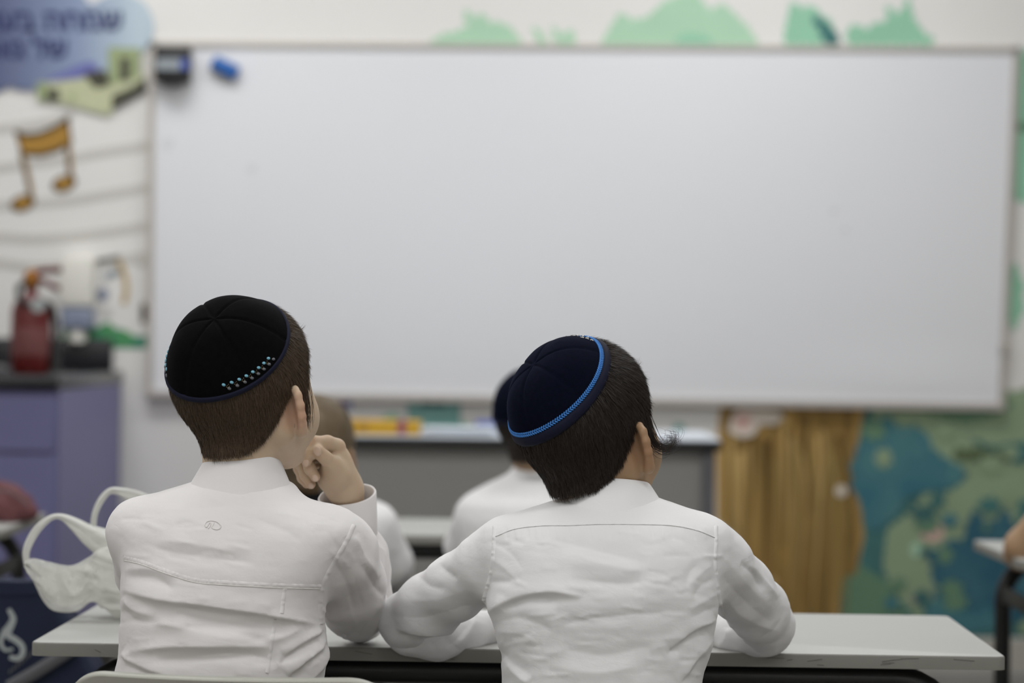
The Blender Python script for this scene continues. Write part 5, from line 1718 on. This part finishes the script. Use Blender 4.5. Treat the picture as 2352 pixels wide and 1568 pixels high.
make_cuff('cuff', shirtB, at(1108, 1449, 3.143), at(1170, 1449, 3.175), 0.026, 0.027, 0.025, M['shirt_b'], 1.57)
make_legs(boyB, at(1385, 1600, YR).x, YR + 0.03)

capB_frame = cap_frame(42, -9)
BETA_B = math.radians(60)
def shapeB(th, ph):
    return 0.004 * math.exp(-((ph - 0.5) / 0.35) ** 2) - 0.0012 * math.exp(-(ph / 0.16) ** 2)
gh = Grid(np.array(MhB.translation) - 0.125, np.array(MhB.translation) + 0.125, 0.0028)
sl = gh.block((-9, -9, -9), (9, 9, 9), 0)
gh.put(sl, hair_field(*to_local(MhB.inverted(), *gh.coords(sl)), up=0.008))
shellB = gh.mesh('hair')
strB = hairs('hair', shellB, MhB, 84000, 0.0115, 13, keep_factory(capB_frame, BETA_B), top_long=1.5)
hairB = link_mesh('hair', join_meshes('hair', shellB, strB), M['hair_dark'], boyB)
capB = make_cap(boyB, MhB, capB_frame, BETA_B, shapeB, M['velvet_navy'], M['satin_navy'], 0.011, 6, 0.55)
# braided cord: two rows of slanted stitches
mb = MB()
NB = 150
for k in range(NB):
    th = 2 * math.pi * k / NB
    for s in (-1, 1):
        p = cap_point(th, BETA_B - 0.105 + s * 0.013, capB_frame, 0.0098 + shapeB(th, BETA_B))
        q = cap_point(th + 0.02, BETA_B - 0.105, capB_frame, 0.0098 + shapeB(th, BETA_B)); s2 = cap_point(th, BETA_B, capB_frame, 0.0098 + shapeB(th, BETA_B))
        t1 = (q - cap_point(th, BETA_B - 0.105, capB_frame, 0.0098 + shapeB(th, BETA_B))).normalized(); t2 = (s2 - p).normalized(); nn = t1.cross(t2).normalized(); t2 = nn.cross(t1)
        B_ = Matrix((t1, t2, nn)).transposed().to_4x4()
        bm = bmesh.new(); bmesh.ops.create_icosphere(bm, subdivisions=1, radius=1.0)
        bm.transform(MhB @ Matrix.Translation(p) @ B_ @ Matrix.Rotation(s * 0.75, 4, 'Z') @ Matrix.Diagonal((0.0026, 0.0011, 0.0012, 1)))
        mb.from_bm(bm, smooth=True)
mb.build('braid', M['braid'], capB, sharp=False)
# silver embroidery towards the front of the cap
mb = MB()
for k in range(26):
    th = math.radians(52 + 3.2 * k); ph = BETA_B - 0.20 - 0.05 * (k % 3)
    pts = [MhB @ cap_point(th + 0.03 * math.sin(j * 1.3 + k), ph + 0.012 * j, capB_frame, 0.0098 + shapeB(th, ph)) for j in range(4)]
    mb.tube(pts, 0.0006, 5)
mb.build('embroidery', M['silver'], capB, sharp=False)
# curled side lock in front of the ear
lock('side_lock', hairB, MhB, [(0.069, 0.024, 0.006), (0.072, 0.026, -0.012), (0.074, 0.030, -0.028), (0.078, 0.040, -0.036), (0.083, 0.052, -0.034), (0.084, 0.056, -0.025), (0.080, 0.050, -0.022)], 90, 0.00026, 0.0045, M['hair_dark'], 8)


# ================================================================ the two boys in the row ahead
def far_boy(label, skin_m, hair_m, origin, yaw, pitch, roll, rows, armL, armR, neck, collar, cap=None, vest=False, seed=1, hipx=None, hl=1.0):
    cx = at((rows[-3][1] + rows[-3][2]) / 2, 1500, 4.6).x
    b = thing('person', (cx, 4.6, 0), label, 'person')
    to = Torso(rows)
    Mh = head_matrix(origin, yaw, pitch, roll)
    wl_, wr_ = Vector(armL[-1][:3]), Vector(armR[-1][:3])
    me = body_mesh(to, [armL, armR], Mh, neck, 34, 0.0034, [flat_hand(wl_, (0.3, 0.9, 0), (0.9, -0.3, 0)), flat_hand(wr_, (-0.3, 0.9, 0), (-0.9, -0.3, 0))])
    blush(me, [(Mh @ Vector((s * 0.078, 0.0, -0.03)), 0.030, 0.5) for s in (-1, 1)])
    link_mesh('body', me, skin_m, b)
    sh = link_mesh('shirt', make_shirt(to, [armL, armR], 0.006, None, seed, sub=0, kk=0.03, wr=0.0012), M['shirt_b'], b)
    make_collar(sh, *collar, M['shirt_b'], tilt=(0, -0.18))
    if vest:
        g = Grid(np.array(to.lo) - 0.01, np.array(to.hi) + 0.01, 0.006)
        s_ = g.block(to.lo, to.hi, 0.01)
        X, Y, Z = g.coords(s_)
        d = to.field(X, Y, Z, shrink=-0.005)
        xc = (to.lo[0] + to.hi[0]) / 2
        d = np.maximum(d, np.abs(X - xc) - 0.088 - 0 * Z)
        d = np.maximum(d, Z - (to.hi[2] - 0.006))
        g.put(s_, d)
        link_mesh('vest', g.mesh('vest'), M['vest'], sh)
    make_legs(b, cx, 4.63)
    gh_ = Grid(np.array(Mh.translation) - 0.125, np.array(Mh.translation) + 0.125, 0.0034)
    s_ = gh_.block((-9, -9, -9), (9, 9, 9), 0)
    gh_.put(s_, hair_field(*to_local(Mh.inverted(), *gh_.coords(s_))))
    shell = gh_.mesh('hair')
    fr = cap_frame(32)
    st_ = hairs('hair', shell, Mh, 14000, 0.008 * hl, seed, keep_factory(fr, math.radians(52)) if cap else (lambda l: l[:, 0] < 9), width=0.0006)
    link_mesh('hair', join_meshes('hair', shell, st_), hair_m, b)
    if cap: make_cap(b, Mh, fr, math.radians(cap[0]), lambda th, ph: 0.003 * math.exp(-((ph - 0.5) / 0.35) ** 2), cap[1], M['satin_navy'], 0.006)
    return b


YC = 4.6
far_boy('boy with light brown cropped hair and black vest half hidden behind the raised hand', M['skin_tan'], M['hair_light'], at(722, 1030, YC), 24, 0, 0,
        [(1112, 668, 786, 0.046, YC + .02), (1128, 640, 812, 0.056, YC + .02), (1146, 610, 850, 0.064, YC + .015), (1165, 588, 880, 0.07, YC + .01), (1190, 580, 896, 0.08, YC), (1240, 580, 898, 0.088, YC), (1300, 585, 890, 0.09, YC), (1400, 590, 880, 0.09, YC), (1480, 585, 880, 0.095, YC)],
        px_chain([(612, 1200, YC, 0.038), (590, 1290, YC + .08, 0.037), (600, 1290, YC + .2, 0.03), (660, 1235, YC + .42, 0.025)]),
        px_chain([(858, 1205, YC, 0.040), (900, 1290, YC + .05, 0.040), (905, 1318, YC + .13, 0.034), (830, 1238, YC + .40, 0.025)]),
        at(726, 1125, YC + .02), (at(726, 1136, YC + .02), at(724, 1094, YC + .02), (0.058, 0.056), (0.045, 0.046)), cap=None, vest=True, seed=21, hl=0.8)
far_boy('boy in plain navy cap and white shirt mostly hidden behind the boy with blue braid', M['skin_tan'], M['hair_dark'], at(1240, 972, YC), 42, 0, 0,
        [(1078, 1180, 1290, 0.046, YC + .02), (1096, 1150, 1325, 0.056, YC + .02), (1116, 1112, 1360, 0.064, YC + .015), (1136, 1082, 1390, 0.07, YC + .01), (1165, 1064, 1410, 0.08, YC), (1220, 1056, 1418, 0.088, YC), (1290, 1060, 1412, 0.09, YC), (1400, 1080, 1400, 0.09, YC), (1480, 1080, 1400, 0.095, YC)],
        px_chain([(1096, 1190, YC, 0.038), (1066, 1255, YC + .06, 0.037), (1072, 1288, YC + .14, 0.033), (1130, 1236, YC + .40, 0.025)]),
        px_chain([(1378, 1190, YC, 0.038), (1405, 1270, YC + .08, 0.037), (1400, 1280, YC + .16, 0.033), (1340, 1238, YC + .40, 0.025)]),
        at(1236, 1085, YC + .02), (at(1236, 1105, YC + .02), at(1236, 1066, YC + .02), (0.064, 0.058), (0.046, 0.046)), cap=(70, M['velvet_navy']), seed=22)
# ================================================================ white plastic carrier bag on the near desk
def plastic(clear, tr, name):
    m = bpy.data.materials.new(name); m.use_nodes = True
    nt = m.node_tree; b = nt.nodes['Principled BSDF']; out = nt.nodes['Material Output']
    b.inputs['Base Color'].default_value = srgb(242, 242, 238); b.inputs['Roughness'].default_value = 0.3
    tl = nt.nodes.new('ShaderNodeBsdfTranslucent'); tl.inputs[0].default_value = srgb(240, 240, 236)
    tp = nt.nodes.new('ShaderNodeBsdfTransparent')
    m1 = nt.nodes.new('ShaderNodeMixShader'); m1.inputs[0].default_value = tr
    m2 = nt.nodes.new('ShaderNodeMixShader'); m2.inputs[0].default_value = clear
    tc = nt.nodes.new('ShaderNodeTexCoord'); nz = nt.nodes.new('ShaderNodeTexNoise'); nz.inputs['Scale'].default_value = 55; nz.inputs['Detail'].default_value = 4; nz.inputs['Distortion'].default_value = 1.0
    bp = nt.nodes.new('ShaderNodeBump'); bp.inputs['Strength'].default_value = 0.7; bp.inputs['Distance'].default_value = 0.005
    nt.links.new(tc.outputs['Object'], nz.inputs['Vector']); nt.links.new(nz.outputs[0], bp.inputs['Height']); nt.links.new(bp.outputs[0], b.inputs['Normal'])
    nt.links.new(b.outputs[0], m1.inputs[1]); nt.links.new(tl.outputs[0], m1.inputs[2])
    nt.links.new(m1.outputs[0], m2.inputs[1]); nt.links.new(tp.outputs[0], m2.inputs[2]); nt.links.new(m2.outputs[0], out.inputs['Surface'])
    return m


M['plastic'] = plastic(0.12, 0.4, 'thin_white_plastic')
M['film'] = plastic(0.34, 0.45, 'single_plastic_film')
BY = 3.36
bag = thing('plastic_bag', at(300, 1400, BY) * 1.0, 'crumpled white plastic carrier bag with looped handles on the near desk', 'bag')
bag.location = (at(300, 1400, BY).x, BY, DESK_H)
# contents-filled body: crumpled sack
g = Grid((at(190, 1300, BY).x, BY - 0.10, DESK_H), (at(470, 1300, BY).x, BY + 0.13, DESK_H + 0.19), 0.004)
for (x, y, Y, r) in ((292, 1340, BY, 0.040), (350, 1335, BY + .01, 0.046), (400, 1345, BY + .01, 0.042), (270, 1300, BY + .01, 0.026), (320, 1280, BY + .02, 0.036), (380, 1285, BY + .02, 0.04), (250, 1345, BY, 0.022)):
    p = at(x, y, Y)
    g.cone((p.x, p.y, p.z), (p.x + 0.01, p.y, p.z - 0.01), r, r * 1.05, 0.02)
me = g.mesh('sack')
v, n = get_v(me), get_n(me)
w = np.array([noise.noise(Vector(p) * 30) + 1.2 * abs(noise.noise(Vector(p) * 55)) + 0.6 * abs(noise.noise(Vector(p) * 120)) for p in v])
v = v + n * (w * 0.006)[:, None]
v[:, 2] = np.maximum(v[:, 2], DESK_H + 0.0015)
set_v(me, v)
link_mesh('sack', me, M['plastic'], bag)


def sheet(name, top, bot, n, rows, seed, amp=0.0015, th=0.0005):
    """a creased sheet between an upper and a lower edge; edges in (x px, y px, depth)"""
    A = [at(*p) for p in spline(top, n)]; B = [at(*p) for p in spline(bot, n)]
    R_ = []
    for j in range(rows):
        t = j / (rows - 1)
        row = []
        for i in range(n):
            p = A[i].lerp(B[i], t)
            e = math.sin(math.pi * t) ** 0.5
            p = p + Vector((0, amp * (2.2 * noise.noise(Vector((i * 0.12 + seed, t * 4.0, seed))) + abs(noise.noise(Vector((i * 0.3, t * 9.0 + seed, 2.0))))) * (0.4 + e) - 0.010 * e + amp * 1.2 * abs(math.sin(i * 0.2 - t * 7.5 + seed + 1.5 * noise.noise(Vector((i * 0.05, t * 2, seed))))) * e, 0))
            row.append(p)
        R_.append(row)
    me = MB().strip(R_).mesh(name)
    me = solidify(me, th)
    for p in me.polygons: p.use_smooth = True
    return link_mesh(name, me, M['film'] if name != 'far_shoulder' else M['plastic'], bag)


# near flap: from the far left handle root down to the bottom gusset
sheet('front_sheet', [(56, 1288, 3.33), (78, 1282, 3.325), (120, 1292, 3.32), (165, 1298, 3.315), (205, 1278, 3.31), (235, 1258, 3.31), (300, 1250, 3.32)],
      [(62, 1306, 3.33), (92, 1366, 3.33), (122, 1402, 3.33), (175, 1404, 3.325), (212, 1382, 3.32), (250, 1400, 3.315), (320, 1405, 3.31)], 60, 26, 1.0, 0.0055)
sheet('rear_sheet', [(70, 1292, 3.37), (110, 1300, 3.38), (170, 1302, 3.39), (230, 1285, 3.40), (300, 1270, 3.40)],
      [(74, 1310, 3.37), (118, 1385, 3.375), (170, 1390, 3.38), (220, 1378, 3.385), (310, 1395, 3.40)], 50, 18, 4.0, 0.0050)
# handle loops: bunched film, wide at the body and pinched in the grip
def handle(pts, name, seed):
    c = spline(pts, 48)
    rows = []
    for i, q in enumerate(c):
        a = np.array(c[max(i - 1, 0)][:2]); b = np.array(c[min(i + 1, 47)][:2])
        d = (b - a) / (np.hypot(*(b - a)) + 1e-9)
        nr = np.array([-d[1], d[0]])
        row = []
        for k in range(7):
            s = -1 + k / 3
            pp_ = q[:2] + nr * s * q[3] / 2
            P = at(pp_[0], pp_[1], q[2] - 0.006 * (1 - s * s) + 0.0025 * math.sin(s * 5 + i * 0.2 + seed))
            row.append(P)
        rows.append(row)
    me = solidify(MB().strip(rows).mesh(name), 0.0008)
    for p in me.polygons: p.use_smooth = True
    return link_mesh(name, me, M['plastic'], bag)


handle([(62, 1300, 3.34, 12), (60, 1268, 3.335, 16), (72, 1236, 3.33, 18), (92, 1208, 3.325, 17), (118, 1188, 3.325, 13), (142, 1187, 3.33, 15), (172, 1204, 3.33, 30), (212, 1234, 3.335, 48), (262, 1266, 3.34, 60), (330, 1300, 3.35, 70)], 'handle', 0.0)
handle([(214, 1212, 3.40, 13), (218, 1180, 3.395, 13), (230, 1152, 3.39, 15), (252, 1128, 3.39, 14), (280, 1130, 3.39, 20), (320, 1146, 3.395, 34), (370, 1180, 3.40, 48), (400, 1250, 3.40, 60)], 'handle', 2.0)
sheet('far_shoulder', [(170, 1212, 3.345), (214, 1208, 3.35), (260, 1218, 3.36), (330, 1232, 3.37)], [(226, 1262, 3.34), (240, 1268, 3.34), (270, 1275, 3.35), (330, 1290, 3.36)], 30, 10, 7.0, 0.0025)

# ================================================================ things at the picture edges
# dusty red pouch on the left desk
RY = 5.08
g = Grid((at(-70, 1200, RY).x, RY - 0.13, DESK_H), (at(95, 1200, RY).x, RY + 0.13, DESK_H + 0.13), 0.005)
for (x, y, dy, r) in ((20, 1150, 0, 0.036), (-30, 1140, 0.02, 0.040), (58, 1160, -0.01, 0.018), (5, 1172, -0.03, 0.028), (38, 1166, 0.03, 0.026)):
    p = at(x, y, RY + dy); g.cone((p.x, p.y, p.z), (p.x + 0.012, p.y, p.z - 0.012), r, r * 0.9, 0.03)
me = g.mesh('pouch')
v, n = get_v(me), get_n(me)
w = np.array([noise.noise(Vector(p) * 30) for p in v]); v = v + n * (w * 0.006)[:, None]
v[:, 2] = np.maximum(v[:, 2], DESK_H + 0.001); set_v(me, v)
po_ = thing('cloth_pouch', (at(10, 1170, RY).x, RY, DESK_H), 'crumpled dusty red cloth pouch on the left edge desk', 'pouch')
link_mesh('cloth_body', me, M['red_cloth'], po_)
MB().tube([at(x, y, RY - 0.05) for x, y in ((-20, 1128), (20, 1126), (50, 1146), (66, 1160))], 0.002, 6).build('zip', M['strap'], po_)

# navy school bag hanging on the chair at the left, with a pale flame shaped mark
NY = 3.92
nb = thing('school_bag', at(60, 1560, NY), 'navy cloth school bag with pale flame shaped mark at left picture edge', 'bag')
nb.location.z = 0.12
outl = [(-120, 1336), (40, 1342), (112, 1338), (160, 1430), (212, 1534), (250, 1640), (300, 1760), (-120, 1790)]
MB().prism([at(x, y, NY) for x, y in outl], (0, 0.11, 0)).build('pouch_body', M['navy_cloth'], nb)
bev = nb.children[0].modifiers.new('bevel', 'BEVEL'); bev.width = 0.018; bev.segments = 4
def flat_at(name, pts, Y, m, parent, th=0.002):
    return MB().prism([at(x, y, Y) for x, y in pts], (0, th, 0)).build(name, m, parent)
def ribbon_at(name, pts, w, Y, m, parent, wend=None, n=26, th=0.002):
    L, Rr = stroke_px(pts, w, n, wend)
    rows_f = [[at(*a_, Y), at(*b_, Y)] for a_, b_ in zip(L, Rr)]; rows_b = [[at(*a_, Y + th), at(*b_, Y + th)] for a_, b_ in zip(L, Rr)]
    mb = MB().strip(rows_f, False).strip(rows_b, False)
    for s in (0, 1): mb.strip([[rows_f[i][s], rows_b[i][s]] for i in range(n)], False)
    return mb.build(name, m, parent)
ribbon_at('logo_flame', [(20, 1398), (30, 1420), (22, 1440), (12, 1456)], 9, NY - 0.0015, M['logo_white'], nb, 22)
ribbon_at('logo_flame', [(14, 1440), (18, 1458), (34, 1468), (50, 1482), (52, 1500), (40, 1512), (22, 1508)], 15, NY - 0.002, M['logo_white'], nb, 11)
ribbon_at('logo_flame', [(8, 1452), (2, 1476), (12, 1492), (30, 1490)], 11, NY - 0.0025, M['logo_white'], nb, 6)
for k in range(7):
    x = 20 + k * 8.4; y = 1540 - k * 7.2
    flat_at('logo_word', [(x, y), (x + 5, y - 4), (x + 6, y + 4), (x + 1, y + 8)], NY - 0.0012, M['strap'], nb)
MB().tube([at(x, y, NY - 0.02) for x, y in ((20, 1578), (80, 1544), (150, 1500), (176, 1480))], 0.0105, 8, flat=0.4).build('carry_strap', M['strap'], nb)
flat_at('top_flap', [(-120, 1330), (40, 1336), (114, 1334), (128, 1362), (40, 1368), (-120, 1364)], NY - 0.003, M['navy_cloth'], nb, 0.006)

# child at the right picture edge: only the bare elbow reaches in
EY = 4.52
ch = thing('person', (at(2460, 1400, EY).x, EY, 0), 'child at the right picture edge, bare elbow on the desk', 'person')
elb = px_chain([(2510, 1120, EY - 0.08, 0.036), (2425, 1170, EY - 0.04, 0.036), (2350, 1255, EY + 0.0, 0.0335), (2346, 1270, EY + 0.02, 0.031), (2380, 1258, EY + 0.12, 0.029), (2440, 1240, EY + 0.24, 0.022)])
toC = Torso([(1050, 2550, 2650, 0.045, EY - .1), (1075, 2500, 2700, 0.06, EY - .1), (1110, 2470, 2740, 0.07, EY - .1), (1200, 2480, 2740, 0.09, EY - .1), (1400, 2490, 2740, 0.092, EY - .1), (1560, 2480, 2740, 0.095, EY - .1)])
elr = px_chain([(2720, 1130, EY - 0.06, 0.036), (2760, 1250, EY, 0.034), (2680, 1240, EY + 0.24, 0.022)])
MhC = head_matrix(at(2600, 940, EY - 0.08), -15, 0, 0)
me = body_mesh(toC, [[(p[0], p[1], p[2], p[3] + 0.012) for p in elb], [(p[0], p[1], p[2], p[3] + 0.012) for p in elr]], MhC, at(2600, 1060, EY - .09), 34, 0.0038,
               [flat_hand(elb[-1][:3], (0.5, 0.8, 0), (0.8, -0.5, 0)), flat_hand(elr[-1][:3], (-0.5, 0.8, 0), (-0.8, -0.5, 0))])
blush(me, [])
link_mesh('body', me, M['skin_tan'], ch)
shc = make_shirt(toC, [elb[:2], elr[:1] + [tuple(0.5 * (a_ + b_) for a_, b_ in zip(elr[0], elr[1]))]], 0.006, None, 9, sub=0, kk=0.02)
v, n = get_v(shc), get_n(shc); set_v(shc, v + n * 0.013)
link_mesh('shirt', shc, M['shirt_b'], ch)
gh = Grid(np.array(MhC.translation) - 0.125, np.array(MhC.translation) + 0.125, 0.004)
sl = gh.block((-9, -9, -9), (9, 9, 9), 0)
gh.put(sl, hair_field(*to_local(MhC.inverted(), *gh.coords(sl))))
link_mesh('hair', gh.mesh('hair'), M['hair_dark'], ch)
make_legs(ch, at(2625, 1500, EY - .1).x, EY - 0.07)
c = copy_tree(chair0); c.location = (at(2625, 1500, EY - .1).x, EY - 0.11, 0); c.rotation_euler = (0, 0, 0); c['label'] = 'grey plastic school chair of the child at the right picture edge'
